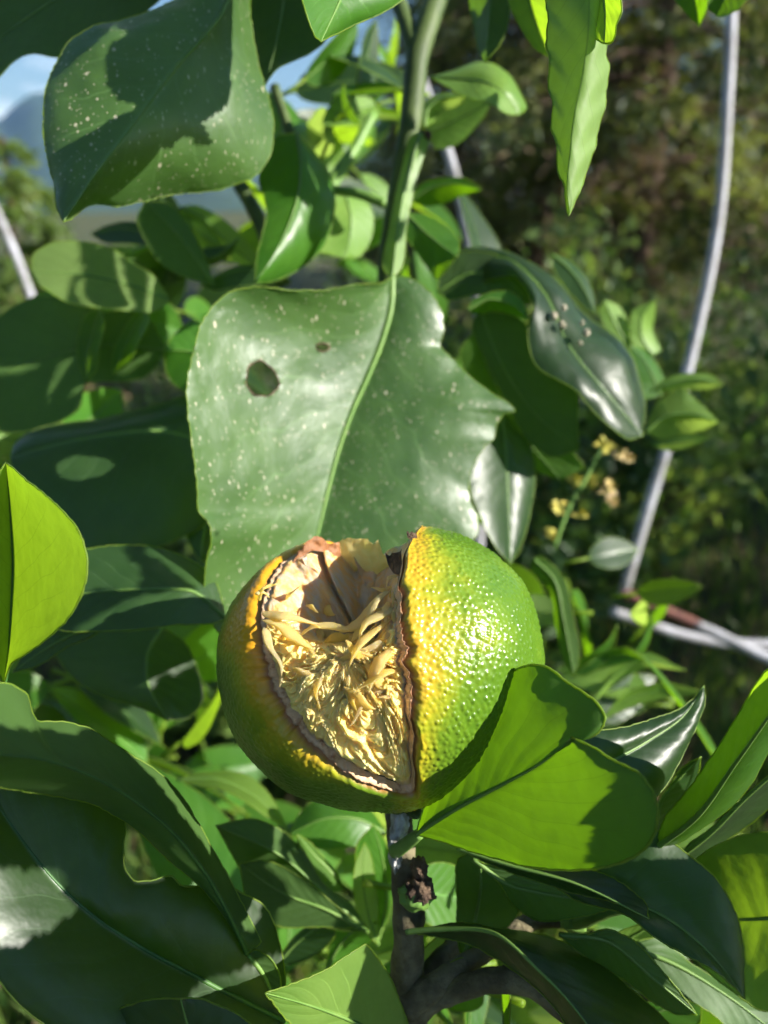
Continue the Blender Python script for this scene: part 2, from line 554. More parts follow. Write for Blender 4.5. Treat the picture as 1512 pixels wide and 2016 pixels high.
def free_leaf(base, direction, length, width, roll=0.0, droop=0.2, fold=0.25, mat='mature', rows=14, cols=5, parent=None, edge=0.0002, rib=0.0005, up=None):
    """a whole leaf in space: base point, pointing direction, size, roll about its axis"""
    parent = parent or tree
    d = Vector(direction).normalized()
    ref = Vector((0, 0, 1)) if up is None else Vector(up)
    if abs(d.dot(ref)) > 0.95:
        ref = Vector((1, 0, 0))
    side = d.cross(ref).normalized()
    nrm = side.cross(d).normalized()
    rq = Matrix.Rotation(roll, 3, d)
    side, nrm = rq @ side, rq @ nrm
    nc = 2 * cols + 1
    verts, faces, uvs = [], [], []
    sd = random.random() * 50
    spine = []
    for i in range(rows):
        u = i / (rows - 1)
        w = width * 0.5 * (math.sin(math.pi * min(1, u ** 0.85)) ** 0.75) * (1 - 0.15 * u)
        c = Vector(base) + d * (length * u) - nrm * (droop * length * u * u)
        spine.append(c)
        for j in range(nc):
            v = (j - cols) / cols
            q = c + side * (w * v) + nrm * (abs(v) * w * fold)
            q += nrm * noise.noise(q * 40 + Vector((sd, 0, 0))) * 0.0016
            verts.append(q); uvs.append((0.5 + 0.5 * v, u))
    for i in range(rows - 1):
        for j in range(nc - 1):
            faces.append((i * nc + j, i * nc + j + 1, (i + 1) * nc + j + 1, (i + 1) * nc + j))
    midx = [0] * len(faces)
    if edge:
        for col in (0, nc - 1):
            v, f = tube_data([np.array(verts[i * nc + col]) for i in range(rows)], [edge] * rows, 4, len(verts))
            verts += [Vector(x) for x in v]; faces += f; midx += [1] * len(f); uvs += [(0, 0.5)] * len(v)
    # petiole
    pt = [np.array(Vector(base) - d * 0.014 - nrm * 0.001), np.array(Vector(base) - d * 0.006), np.array(Vector(base) + d * 0.002)]
    v, f = tube_data(pt, [0.0011, 0.0009, 0.0008], 6, len(verts))
    verts += [Vector(x) for x in v]; faces += f; midx += [1] * len(f); uvs += [(0.5, 0)] * len(v)
    o = mesh_obj('leaf', [list(x) for x in verts], faces, [M[mat], M['edge']], parent, midx=midx, uvs=uvs)
    if rib:
        v, f = tube_data([np.array(s) for s in spine], [max(0.00015, rib * (1 - 0.8 * i / rows)) for i in range(rows)], 5)
        mesh_obj('midrib', v, f, M['rib'], o, origin=parent.location)
    return o


def inside(poly, x, y):
    c = False
    j = len(poly) - 1
    for i in range(len(poly)):
        (xi, yi), (xj, yj) = poly[i], poly[j]
        if (yi > y) != (yj > y) and x < (xj - xi) * (y - yi) / (yj - yi) + xi:
            c = not c
        j = i
    return c


def off_frame(pts):
    for p in pts:
        x, y, d = to_px(p)
        if d > 0.012 and -60 < x < 1572 and -60 < y < 2076:
            return False
    return True


KEEP_LIT = []


def keep_lit(leaf_o, poly=None, not_poly=None, step=2):
    G = GRID[leaf_o.name]
    for i in range(1, G.shape[0] - 1, step):
        for j in range(0, G.shape[1], step):
            x, y, _ = to_px(Vector(G[i, j]))
            if -20 < x < 1532 and -20 < y < 2036 and (poly is None or inside(poly, x, y)) and (not_poly is None or not inside(not_poly, x, y)):
                KEEP_LIT.append(Vector(G[i, j]) + SUN * 0.004)


def shade_caster(target, poly=None, t=None, mat='caster'):
    """a leaf cut-out added out of view to block light, between the sun and the target leaf: it has the outline of the
    shadow it casts (poly, photo pixels; None: the whole target)"""
    G = GRID[target.name]
    rows, nc = G.shape[:2]
    keep = []
    for i in range(rows - 1):
        for j in range(nc - 1):
            if poly is None:
                keep.append((i, j)); continue
            x, y, _ = to_px(Vector((G[i, j] + G[i + 1, j + 1]) / 2))
            if inside(poly, x, y):
                keep.append((i, j))
    if not keep:
        return None
    vid, verts, faces, uvs = {}, [], [], []
    for i, j in keep:
        f = []
        for a, b in ((i, j), (i, j + 1), (i + 1, j + 1), (i + 1, j)):
            if (a, b) not in vid:
                vid[(a, b)] = len(verts); verts.append(Vector(G[a, b])); uvs.append((b / (nc - 1), a / (rows - 1)))
            f.append(vid[(a, b)])
        faces.append(f)
    if t is None:
        t = 0.05
        sample = verts[::max(1, len(verts) // 40)]
        while t < 0.6 and not off_frame([v + SUN * t for v in sample]):
            t += 0.01
    c = sum(verts, Vector()) / len(verts)
    out_v = [list(c + (v - c) * 1.02 + SUN * t) for v in verts]
    bv = BVHTree.FromPolygons([Vector(v) for v in out_v], faces)
    bad = set()
    for p in KEEP_LIT:                       # leave gaps where the sun reaches the lit leaves and the fruit
        hit_ = bv.ray_cast(p, SUN, 2.0)
        if hit_[2] is not None:
            bad.add(hit_[2])
    if bad:
        cen = [sum((Vector(out_v[k]) for k in f), Vector()) / 4 for f in faces]
        kt = kdtree.KDTree(len(bad))
        for k, b_ in enumerate(bad):
            kt.insert(cen[b_], k)
        kt.balance()
        faces = [f for k, f in enumerate(faces) if k not in bad and kt.find(cen[k])[2] > 0.003]
        used = sorted({k for f in faces for k in f})
        if len(faces) < 6:
            return None
        re_ = {k: i for i, k in enumerate(used)}
        out_v = [out_v[k] for k in used]; uvs = [uvs[k] for k in used]; faces = [[re_[k] for k in f] for f in faces]
    o = mesh_obj('leaf', out_v, faces, [M[mat]], tree, uvs=uvs)  # added shadow caster, cut from the faces of the target leaf
    return o


# stems and branches
tube('stem', [(868, -160, .31, .0052), (862, -20, .305, .0049), (838, 60, .30, .0046), (822, 110, .30, .0048), (815, 180, .30, .0046), (806, 260, .30, .0045),
              (792, 340, .305, .0045), (775, 430, .31, .0042), (765, 520, .315, .0044), (770, 700, .32, .005), (790, 1000, .30, .0055), (800, 1300, .27, .0058)],
     M['stem_green'], tree, n=60, rough=0.10)
tube('branch', [(822, 105, .30, .0045), (803, 55, .302, .0036), (784, 0, .305, .003), (760, -90, .31, .0028)], M['stem_green'], tree, n=20, rough=0.08)
tube('branch', [(800, 1300, .27, .0056), (790, 1480, .225, .0054), (785, 1590, .196, .0036), (792, 1680, .190, .0033), (803, 1760, .190, .0040),
                (805, 1850, .190, .0040), (802, 1930, .192, .0046), (790, 2030, .194, .0072), (785, 2300, .20, .009)], M['bark'], tree, n=70, rough=0.16, seg=18, fscale=260)
tube('branch', [(795, 2000, .192, .0042), (850, 1965, .189, .0034), (910, 1945, .186, .0030), (975, 1928, .183, .0029), (1040, 1932, .181, .0033),
                (1110, 1962, .180, .0050), (1190, 2010, .18, .0052), (1300, 2080, .18, .0055)], M['bark'], tree, n=50, rough=0.16, seg=16, fscale=260)
tube('twig', [(788, 1990, .192, .0036), (830, 1940, .194, .0032), (866, 1896, .198, .0029), (905, 1852, .203, .0027), (960, 1800, .21, .0024)], M['bark'], tree, n=28, rough=0.2)
tube('twig', [(800, 1985, .188, .0034), (850, 1945, .187, .0030), (905, 1905, .190, .0027), (965, 1868, .195, .0024), (1000, 1835, .198, .0022), (1060, 1812, .20, .0020), (1125, 1812, .199, .0020), (1190, 1790, .20, .0017), (1235, 1770, .20, .0014)], M['bark'], tree, n=40, rough=0.2)
tube('twig', [(1120, 1818, .198, .0022), (1160, 1806, .194, .0021), (1210, 1788, .190, .0018), (1240, 1785, .188, .0013)], M['petiole'], tree, n=18)
tube('twig', [(1105, 1800, .20, .0018), (1150, 1795, .20, .0019), (1205, 1775, .20, .0015)], M['petiole'], tree, n=14)
tube('twig', [(470, 360, .36, .0034), (498, 410, .36, .0036), (525, 470, .36, .0036), (560, 560, .36, .0038)], M['stem_green'], tree, n=18)
tube('twig', [(540, 170, .35, .0024), (560, 230, .35, .0024), (590, 330, .35, .0026), (600, 450, .36, .003)], M['stem_green'], tree, n=18)
tube('twig', [(735, 225, .36, .0022), (700, 290, .355, .0026), (660, 352, .35, .0030), (640, 400, .35, .0028)], M['petiole'], tree, n=14)
tube('twig', [(640, 372, .34, .0020), (700, 380, .338, .0022), (760, 402, .335, .0024)], M['petiole'], tree, n=14)
# stump of a removed twig under the fruit, with its green lips
def knob(x, y, d, r, mat, name, sx=1.0, sy=1.2, amp=0.35, parent=tree):
    bm = bmesh.new()
    bmesh.ops.create_icosphere(bm, subdivisions=4, radius=1.0)
    c = P(x, y, d)
    vs = []
    for v in bm.verts:
        n = v.co.normalized()
        k = 1 + amp * noise.noise(n * 2.2 + Vector((x, y, 0))) + 0.5 * amp * noise.noise(n * 6 + Vector((y, x, 0)))
        vs.append(c + (R_CAM * n.x * sx + U_CAM * n.y * sy + B_CAM * n.z) * r * k)
    fs = [[v.index for v in f.verts] for f in bm.faces]
    bm.free()
    return mesh_obj(name, [list(v) for v in vs], fs, mat, parent)
knob(826, 1708, .1835, .0021, M['callus'], 'twig_stump', 0.9, 1.2, 0.5)
knob(826, 1752, .1835, .0032, M['callus'], 'twig_stump', 1.05, 0.9, 0.5)
knob(818, 1762, .1850, .0040, M['petiole'], 'bark_lip', 1.05, 0.85, 0.2)
knob(786, 1625, .1865, .0034, M['scale_white'], 'white_scale', 0.62, 1.7, 0.45)
knob(779, 1672, .1862, .0030, M['scale_white'], 'white_scale', 0.55, 1.7, 0.5)
knob(850, 1605, .187, .0022, M['bark'], 'twig_stump', 1, 1, 0.4)
knob(1130, 1812, .1975, .0030, M['petiole'], 'bud', 1.3, 0.9, 0.3)
tube('petiole', [(828, 1640, .1745, .0012), (812, 1652, .177, .0014), (792, 1668, .181, .0016), (778, 1676, .184, .0019)], M['petiole'], tree, n=14)

# winged petiole that carries the large leaf
surf_leaf([(828, 262), (806, 330), (786, 430), (772, 548)], [(812, 266), (792, 330), (768, 440), (758, 535)], [(846, 268), (824, 340), (802, 440), (786, 535)],
          (.288, .285, .28, .276), .003, .003, mat='pale', rows=30, cols=6, rib=.0009, wav=.0002, label='pale green winged petiole of the large holed leaf').name = 'petiole'
knob(842, 268, .289, .0018, M['callus'], 'bud', 0.7, 1.1)

# --- large leaf with the insect hole, behind the fruit
LF_E = surf_leaf([(772, 545), (770, 600), (752, 670), (722, 745), (694, 808), (668, 880), (645, 965), (625, 1050), (600, 1140), (575, 1235)],
          [(752, 556), (700, 561), (640, 571), (580, 572), (500, 566), (455, 574), (420, 600), (395, 640), (382, 690), (370, 740), (368, 790), (374, 850), (382, 910), (388, 960),
           (394, 1012), (406, 1024), (415, 1045), (416, 1066), (409, 1090), (405, 1115), (403, 1170), (425, 1240), (490, 1275)],
          [(800, 545), (830, 560), (855, 585), (870, 615), (874, 648), (868, 682), (892, 706), (930, 745), (970, 775), (1010, 803), (1013, 810), (992, 816), (984, 828), (978, 836), (974, 862), (952, 882),
           (936, 908), (923, 948), (926, 985), (941, 1020), (940, 1052), (915, 1085), (840, 1150), (700, 1240)],
          (.276, .273, .266, .258), -.049, .002, 'u', cup=(-.004, .004), rows=170, cols=60, mat='speck', wav=.0015,
          holes=((515, 747, 31, 35.5, 0.4), (635, 684, 13, 9.5, 1.2)), rib=.0015, rib_off=.0002, label='large speckled leaf with a round insect hole and a bitten right margin', jag=.0004)

# --- large speckled leaf, upper left
LF_A = surf_leaf([(470, -60), (440, 20), (350, 130), (250, 262), (190, 340), (150, 400), (125, 437)],
          [(420, -55), (350, -5), (300, 20), (240, 40), (180, 52), (145, 75), (112, 120), (92, 170), (86, 220), (88, 270), (96, 320), (108, 372), (112, 405)],
          [(488, -50), (492, 20), (500, 80), (510, 130), (525, 180), (537, 230), (538, 262), (530, 308), (505, 344), (462, 364), (420, 374), (370, 378), (320, 386), (270, 398), (235, 404), (190, 402), (160, 414), (136, 434)],
          (.232, .222, .212, .202), .006, .034, 'u', cup=(.003, .004), rows=110, cols=40, mat='speck', wav=.0016, rib=.0008, label='large speckled leaf at the upper left with a dark leaf shadow across it', jag=.0004)
# --- dark leaves in the top left corner
LF_B = surf_leaf([(330, -140), (180, -40), (60, 30), (-60, 130)], [(200, -220), (60, -180), (-60, -60)], [(330, -20), (280, 30), (200, 72), (110, 112), (60, 106), (30, 120), (0, 150), (-40, 175)],
          (.27, .262, .255), .01, -.01, 'b', mat='mature', label='dark shaded leaf in the top left corner')
LF_B2 = surf_leaf([(560, -100), (560, -20), (545, 80), (515, 190)], [(470, -60), (480, 20), (490, 90), (503, 150)], [(680, -60), (660, 40), (636, 86), (605, 107), (575, 120), (545, 136), (526, 160)],
          (.27, .262, .258), .006, -.006, 'b', label='dark shaded leaf behind the top centre leaf tip')
# --- top centre leaf tip
LF_C = surf_leaf([(720, -130), (690, -50), (657, 28), (632, 82)], [(590, -90), (582, -40), (594, 0), (605, 30), (613, 55), (621, 72)], [(860, -110), (830, -40), (790, 2), (752, 25), (702, 45), (662, 66), (644, 76)],
          (.18, .172, .165), -.010, .014, 'u', mat='fresh', rows=50, label='bright leaf tip pointing down at the top centre')
# --- leaf lit at its lower half, left of the stem
LF_F = surf_leaf([(585, 262), (592, 330), (583, 400), (560, 462), (528, 520), (502, 557)], [(545, 268), (520, 320), (510, 352), (520, 390), (525, 420), (516, 462), (505, 510)],
          [(620, 300), (645, 335), (660, 395), (656, 432), (640, 480), (618, 508), (588, 531), (552, 549), (522, 558)], (.300, .290, .280), .004, .02, 'u', mat='fresh', cup=(0, .004), label='shiny green leaf with a toothed shadow, tip pointing down left')
# --- right of the stem: drooping pale leaf and the one beneath
LF_G = surf_leaf([(848, 152), (900, 155), (950, 160), (995, 185), (1022, 226)], [(890, 142), (945, 122), (968, 124), (1002, 146), (1024, 183), (1037, 214)], [(880, 170), (930, 196), (965, 204), (1000, 224)],
          (.31, .30, .29, .295), .020, -.006, 'u', mat='pale', cup=(.004, 0), label='leaf bent over at the tip right of the stem')
surf_leaf([(842, 262), (880, 245), (925, 222), (966, 200)], [(836, 235), (850, 200), (895, 182), (935, 188)], [(858, 292), (895, 286), (935, 252), (955, 225)], (.35, .345, .34), .0, .012, 'u', mat='pale')
surf_leaf([(836, 250), (842, 215), (870, 195), (920, 188)], [(832, 230), (838, 200), (870, 184)], [(852, 240), (870, 220), (905, 205)], (.33, .33, .325), .004, .01, 'u', mat='pale')
surf_leaf([(808, 395), (850, 370), (900, 362), (948, 374)], [(830, 362), (870, 352), (915, 352)], [(830, 405), (870, 402), (910, 385)], (.36, .355, .35), .0, .01, 'u', mat='fresh')
surf_leaf([(800, 420), (830, 450), (865, 480), (900, 505)], [(790, 440), (830, 510), (860, 550)], [(830, 420), (870, 440), (905, 480)], (.32, .31, .30), .0, .012, 'u', mat='fresh', label='glossy leaf above the arched leaf, right of the stem')
# --- long rolled leaf hanging at the top right
LF_H = surf_leaf([(1150, -150), (1160, -20), (1158, 65), (1143, 170), (1129, 235), (1122, 300), (1116, 375), (1121, 422)], [(1080, -100), (1077, 0), (1079, 100), (1085, 200), (1095, 300), (1108, 372)],
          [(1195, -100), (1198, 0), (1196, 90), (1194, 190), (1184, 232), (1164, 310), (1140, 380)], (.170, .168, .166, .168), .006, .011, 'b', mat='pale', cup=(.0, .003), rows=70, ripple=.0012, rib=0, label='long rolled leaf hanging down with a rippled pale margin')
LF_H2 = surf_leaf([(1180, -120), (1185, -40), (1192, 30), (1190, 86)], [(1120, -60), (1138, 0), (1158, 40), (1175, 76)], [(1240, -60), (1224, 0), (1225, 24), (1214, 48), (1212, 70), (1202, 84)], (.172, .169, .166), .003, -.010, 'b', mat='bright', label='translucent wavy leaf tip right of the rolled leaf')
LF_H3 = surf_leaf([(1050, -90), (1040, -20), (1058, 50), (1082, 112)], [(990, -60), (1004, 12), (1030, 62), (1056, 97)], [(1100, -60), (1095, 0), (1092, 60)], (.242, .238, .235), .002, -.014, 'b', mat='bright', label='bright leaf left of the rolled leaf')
surf_leaf([(975, -130), (968, -40), (962, 50), (955, 123)], [(915, -90), (922, 0), (934, 60), (946, 110)], [(1020, -90), (1006, 0), (1000, 50), (980, 95)], (.262, .258, .255), .012, -.004, 'b', mat='mature', label='dull green leaf hanging tip down beside the blue sky gap')
surf_leaf([(1355, -90), (1360, -30), (1372, 20), (1376, 52)], [(1310, -50), (1330, 2), (1354, 30)], [(1410, -60), (1394, 0), (1388, 28)], (.25, .246, .243), .0, -.01, 'b', mat='fresh')
surf_leaf([(1440, -90), (1440, -40), (1425, 0), (1412, 32)], [(1395, -60), (1385, -10), (1392, 14)], [(1500, -50), (1470, 0), (1448, 22), (1428, 32)], (.255, .25, .247), .0, -.01, 'b', mat='fresh')
# --- curled leaf, right of the large leaf
LF_I = surf_leaf([(900, 560), (938, 508), (1000, 512), (1068, 575), (1120, 680), (1195, 775), (1266, 858)],
          [(905, 575), (960, 552), (1012, 545), (1042, 582), (1050, 605), (1040, 640), (1044, 690), (1060, 722), (1092, 742), (1132, 766), (1162, 800), (1202, 842), (1240, 866)],
          [(880, 520), (905, 493), (950, 486), (1000, 498), (1060, 528), (1105, 558), (1130, 590), (1165, 626), (1202, 652), (1240, 700), (1260, 750), (1271, 800)],
          (.325, .305, .295, .290, .297), -.010, .022, 'u', cup=(.003, .005), rows=90, cols=26, mat='mature', wav=.0026, rib=.0008, label='arched glossy leaf with pale blisters right of the large leaf')
surf_leaf([(862, 575), (920, 540), (990, 545), (1045, 600)], [(865, 540), (890, 502), (940, 494), (1000, 510), (1035, 555)], [(880, 590), (940, 580), (1000, 590)], (.315, .31, .305), .0, .0, 'b', mat='mature')
LF_J = surf_leaf([(945, 610), (990, 720), (1050, 810), (1140, 886)], [(930, 640), (955, 710), (1000, 800), (1040, 868), (1085, 900)], [(1010, 620), (1080, 690), (1135, 770), (1138, 840)], (.325, .318, .312), .004, -.004, 'b', mat='mature', label='dark olive leaf under the arched leaf')
surf_leaf([(935, 650), (985, 780), (1040, 870), (1105, 945)], [(905, 690), (945, 790), (1000, 870), (1060, 930)], [(960, 660), (1040, 800), (1110, 870), (1150, 920)], (.345, .34, .335), .004, -.006, 'b', mat='fresh')
LF_K = surf_leaf([(985, 805), (995, 880), (1000, 970), (1005, 1112)], [(955, 840), (930, 905), (925, 960), (945, 1015), (972, 1072)], [(1012, 840), (1042, 872), (1053, 945), (1046, 1000), (1030, 1062)], (.310, .303, .294), -.014, .010, 'u', mat='mature', cup=(.002, .002), label='pale shining leaf between the large leaf and the fruit, tip down')
surf_leaf([(1085, 500), (1120, 530), (1150, 570), (1172, 620)], [(1090, 530), (1120, 575), (1150, 605)], [(1105, 505), (1150, 540), (1168, 580)], (.345, .34, .335), .0, .004, 'u', mat='mature')
surf_leaf([(920, 610), (960, 590), (1010, 600), (1040, 630)], [(925, 600), (960, 578), (1005, 575), (1035, 605)], [(935, 618), (975, 612), (1015, 622)], (.30, .298, .296), .0, .008, 'u', mat='fresh')
# pale leaves over the fence pole
surf_leaf([(1270, 850), (1310, 820), (1360, 815), (1416, 831)], [(1290, 800), (1340, 764), (1372, 788), (1400, 815)], [(1290, 862), (1340, 856), (1390, 845)], (.38, .375, .37), .004, .012, 'u', mat='pale', label='pale triangular leaf crossing the white pole')
surf_leaf([(1280, 770), (1320, 755), (1370, 745), (1425, 758)], [(1310, 745), (1360, 735), (1400, 738)], [(1310, 770), (1360, 768), (1400, 766)], (.385, .38, .378), .0, .006, 'u', mat='pale')
surf_leaf([(1285, 700), (1262, 660), (1265, 620), (1290, 590)], [(1255, 700), (1240, 650), (1245, 612)], [(1300, 690), (1285, 650), (1290, 615)], (.40, .395, .39), .0, .008, 'u', mat='pale')
surf_leaf([(1260, 690), (1225, 660), (1205, 625), (1190, 590)], [(1235, 690), (1195, 650), (1180, 610)], [(1265, 670), (1240, 640), (1215, 600)], (.40, .395, .39), .0, .008, 'u', mat='pale')
surf_leaf([(1300, 780), (1285, 740), (1265, 705), (1240, 680)], [(1270, 785), (1250, 750), (1240, 715)], [(1310, 760), (1295, 720), (1270, 690)], (.40, .395, .39), .0, .008, 'u', mat='fresh')
surf_leaf([(1280, 875), (1330, 870), (1380, 865), (1400, 860)], [(1300, 866), (1350, 856)], [(1310, 886), (1360, 880)], (.39, .385, .38), .0, .004, 'u', mat='pale')

# --- left side, behind
LF_M = surf_leaf([(335, 590), (250, 560), (150, 540), (60, 536)], [(300, 540), (262, 518), (222, 490), (160, 475), (105, 477), (67, 500)], [(310, 612), (250, 612), (190, 606), (130, 594), (98, 575), (70, 555)],
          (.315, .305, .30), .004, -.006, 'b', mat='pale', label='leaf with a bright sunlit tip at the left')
LF_O = surf_leaf([(420, 560), (380, 500), (330, 440), (285, 396)], [(370, 548), (320, 522), (288, 478), (270, 430)], [(412, 530), (400, 498), (370, 440), (330, 400)], (.32, .315, .31), .0, .004, 'b', mat='mature', label='dark oval leaf below the upper left leaf')
LF_N = surf_leaf([(330, 690), (220, 680), (100, 700), (-40, 760)], [(280, 610), (200, 612), (140, 592), (95, 583), (48, 592), (0, 622), (-40, 660)], [(290, 740), (165, 760), (158, 800), (100, 838), (0, 850)],
          (.33, .325, .32), .0, .0, 'b', mat='mature', label='broad dark leaf at the left margin')
surf_leaf([(290, 600), (268, 640), (245, 690), (222, 738)], [(275, 610), (240, 655), (222, 700)], [(295, 625), (276, 670), (250, 720)], (.318, .316, .314), .0, -.01, 'b', mat='fresh')  # stands for a strip of sunlight on the broad dark leaf
surf_leaf([(198, 605), (185, 650), (172, 700), (170, 752)], [(170, 620), (155, 660), (155, 715)], [(205, 640), (196, 680), (188, 730)], (.318, .316, .314), .0, -.01, 'b', mat='fresh')  # second sunlit strip of that dark leaf, made as a separate piece
LF_L = surf_leaf([(470, 900), (330, 850), (180, 860), (20, 900)], [(440, 760), (375, 775), (330, 790), (262, 808), (200, 824), (120, 833), (60, 850), (28, 876)], [(440, 1000), (330, 1070), (200, 1090), (90, 1050), (30, 960)],
          (.30, .288, .276), .02, -.014, 'u', mat='mature', cup=(.004, .004), rows=60, label='broad dark leaf with a blue sheen along its top margin, left of the large leaf')
surf_leaf([(395, 1015), (402, 1040), (398, 1070), (395, 1108)], [(372, 1022), (366, 1050), (380, 1085)], [(420, 1030), (425, 1060), (415, 1095)], (.285, .283, .28), .0, .006, 'u', mat='mature')
surf_leaf([(440, 740), (400, 700), (360, 690), (322, 690)], [(420, 650), (380, 632), (340, 660)], [(420, 760), (370, 775), (330, 740)], (.31, .308, .305), .0, .006, 'u', mat='fresh')
surf_leaf([(355, 408), (400, 430), (440, 470), (512, 535)], [(380, 404), (430, 425), (480, 470), (510, 510)], [(360, 430), (400, 465), (450, 510)], (.38, .375, .37), .0, .01, 'u', mat='pale')
surf_leaf([(340, 415), (370, 440), (400, 465), (432, 486)], [(360, 412), (400, 430), (430, 462)], [(345, 440), (375, 475), (415, 490)], (.385, .38, .378), .0, .01, 'u', mat='pale')
surf_leaf([(675, 370), (690, 420), (690, 460), (680, 508)], [(650, 385), (632, 430), (628, 495)], [(715, 385), (735, 425), (730, 470), (706, 506)], (.35, .347, .345), -.004, .01, 'u', mat='pale', label='pale yellow green leaf behind the shiny leaf')
surf_leaf([(180, 460), (240, 450), (300, 465), (350, 490)], [(200, 448), (250, 436), (310, 450)], [(200, 475), (260, 480), (320, 490)], (.37, .365, .36), .0, -.004, 'u', mat='mature')
surf_leaf([(395, 560), (440, 540), (490, 530), (530, 540)], [(420, 545), (460, 525), (500, 522)], [(420, 572), (460, 565), (500, 560)], (.33, .327, .325), .0, .0, 'u', mat='mature')
surf_leaf([(470, 470), (440, 495), (410, 508), (385, 500)], [(455, 480), (425, 485), (400, 488)], [(455, 500), (430, 518), (400, 520)], (.37, .365, .36), .0, .006, 'u', mat='mature')

# --- left foreground
LF_R = surf_leaf([(6, 1352), (16, 1290), (22, 1200), (25, 1120), (21, 1020), (12, 910)], [(20, 1310), (60, 1282), (102, 1250), (140, 1210), (161, 1172), (172, 1130), (170, 1086), (155, 1045), (130, 1014), (90, 975), (50, 944), (26, 922)],
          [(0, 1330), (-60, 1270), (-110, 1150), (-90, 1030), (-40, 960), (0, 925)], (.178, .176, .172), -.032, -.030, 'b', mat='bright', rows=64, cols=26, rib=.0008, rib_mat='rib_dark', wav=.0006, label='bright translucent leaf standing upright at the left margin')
LF_AP = surf_leaf([(445, 1218), (380, 1165), (290, 1160), (165, 1168), (60, 1180)], [(420, 1135), (370, 1100), (300, 1076), (245, 1073), (170, 1082), (100, 1110)], [(430, 1224), (350, 1230), (270, 1240), (200, 1242), (120, 1240), (70, 1215)],
          (.226, .218, .212), .012, -.010, 'u', mat='mature', rows=60, label='horizontal leaf behind the bright left leaf with a jagged patch of sun')
surf_leaf([(200, 1225), (130, 1255), (70, 1290), (25, 1325)], [(170, 1225), (100, 1245), (45, 1290)], [(190, 1245), (130, 1275), (75, 1310)], (.224, .22, .216), .0, .0, 'u', mat='mature')
LF_AQ = surf_leaf([(320, 1235), (290, 1290), (290, 1340), (330, 1420)], [(260, 1240), (180, 1246), (110, 1290), (140, 1330), (200, 1370), (270, 1392)], [(360, 1260), (390, 1320), (400, 1380), (370, 1415)], (.27, .265, .262), .004, .008, 'u', mat='mature', label='dull green leaf with a notched tip left of the fruit')
# --- lower left: folded leaf over the big dark one
LF_S = surf_leaf([(486, 1878), (455, 1810), (405, 1720), (330, 1630), (220, 1550), (100, 1500), (-60, 1480)],
          [(512, 1860), (492, 1812), (462, 1750), (430, 1690), (390, 1620), (350, 1560), (310, 1520), (260, 1488), (210, 1455), (180, 1436), (150, 1426), (100, 1421), (74, 1420), (62, 1400), (55, 1366), (30, 1350), (0, 1344), (-60, 1350)],
          [(474, 1860), (440, 1802), (400, 1750), (330, 1690), (250, 1622), (180, 1582), (120, 1570), (60, 1561), (0, 1551), (-60, 1550)],
          (.176, .168, .154, .136, .120), .012, .006, 'b', mat='mature', rows=80, cols=22, cup=(.003, .002), rib=.0006, rib_mat='rib_dark', label='long curved leaf sweeping across the lower left')
surf_leaf([(486, 1880), (512, 1910), (535, 1960), (530, 2040)], [(500, 1872), (535, 1890), (552, 1930), (548, 1990)], [(490, 1895), (505, 1940), (510, 1990)], (.177, .178, .18), .0, .002, 'b', rows=24, cols=8, label='winged petiole of the long curved leaf').name = 'petiole'
LF_T = surf_leaf([(560, 2010), (420, 1940), (290, 1872), (180, 1800), (90, 1715), (20, 1620), (-40, 1530)],
          [(560, 1900), (520, 1780), (440, 1740), (355, 1738), (340, 1722), (300, 1732), (262, 1735), (246, 1715), (243, 1660), (248, 1620), (230, 1580), (150, 1480), (60, 1470)],
          [(500, 2080), (380, 2110), (240, 2100), (130, 2060), (80, 2016), (35, 1975), (0, 1930), (-60, 1850), (-90, 1700)],
          (.19, .14), -.003, -.002, 'u', mat='mature', rows=90, cols=34, rib=.0007, rib_mat='rib_dark', cup=(.003, .004), wav=.0014, pn=(80, 1800, .155, (.654, .405, .639)), label='very large dark leaf filling the lower left corner')
LF_U = surf_leaf([(420, 2130), (390, 2080), (370, 2020), (355, 1966)], [(250, 2110), (190, 2030), (240, 1985), (300, 1967)], [(560, 2110), (520, 2040), (480, 2004), (430, 1980), (395, 1968)], (.155, .152, .15), .004, .004, 'u', mat='mature', label='rounded leaf end at the bottom margin')
# --- below the fruit
LF_V = surf_leaf([(830, 2110), (750, 2040), (640, 1990), (522, 1955)], [(790, 1980), (775, 1940), (747, 1890), (721, 1857), (690, 1876), (640, 1910), (580, 1936)], [(720, 2100), (620, 2070), (570, 2016), (545, 1986)],
          (.205, .19), -.002, .002, 'u', mat='pale', rows=56, pl=(0.158, 522, 1955, 0.1, -0.02), label='bright leaf at the bottom, half in shadow')
LF_X = surf_leaf([(725, 1835), (640, 1760), (560, 1690), (425, 1625)], [(700, 1790), (640, 1740), (600, 1680), (562, 1640), (500, 1612)], [(660, 1830), (560, 1800), (480, 1720)], (.235, .23, .222), .01, .004, 'b', mat='mature', label='dark leaf pointing left below the fruit')
surf_leaf([(720, 1832), (640, 1790), (560, 1760), (470, 1700)], [(660, 1782), (600, 1732), (520, 1694)], [(640, 1826), (540, 1822), (498, 1800)], (.228, .226, .222), .0, .0, 'b', mat='mature')
LF_Y = surf_leaf([(350, 1536), (430, 1535), (505, 1570), (565, 1633)], [(390, 1522), (432, 1519), (470, 1521), (512, 1545), (546, 1590)], [(400, 1548), (440, 1556), (482, 1578), (532, 1612)], (.300, .295, .290), .006, -.012, 'b', mat='bright', label='small bright leaf left of the fruit base')
LF_Z = surf_leaf([(760, 1640), (700, 1612), (640, 1612), (570, 1642)], [(735, 1600), (690, 1570), (625, 1572), (590, 1600)], [(740, 1660), (690, 1668), (630, 1672)], (.275, .27, .268), .014, -.004, 'u', mat='fresh', label='pale shining leaf right under the fruit')
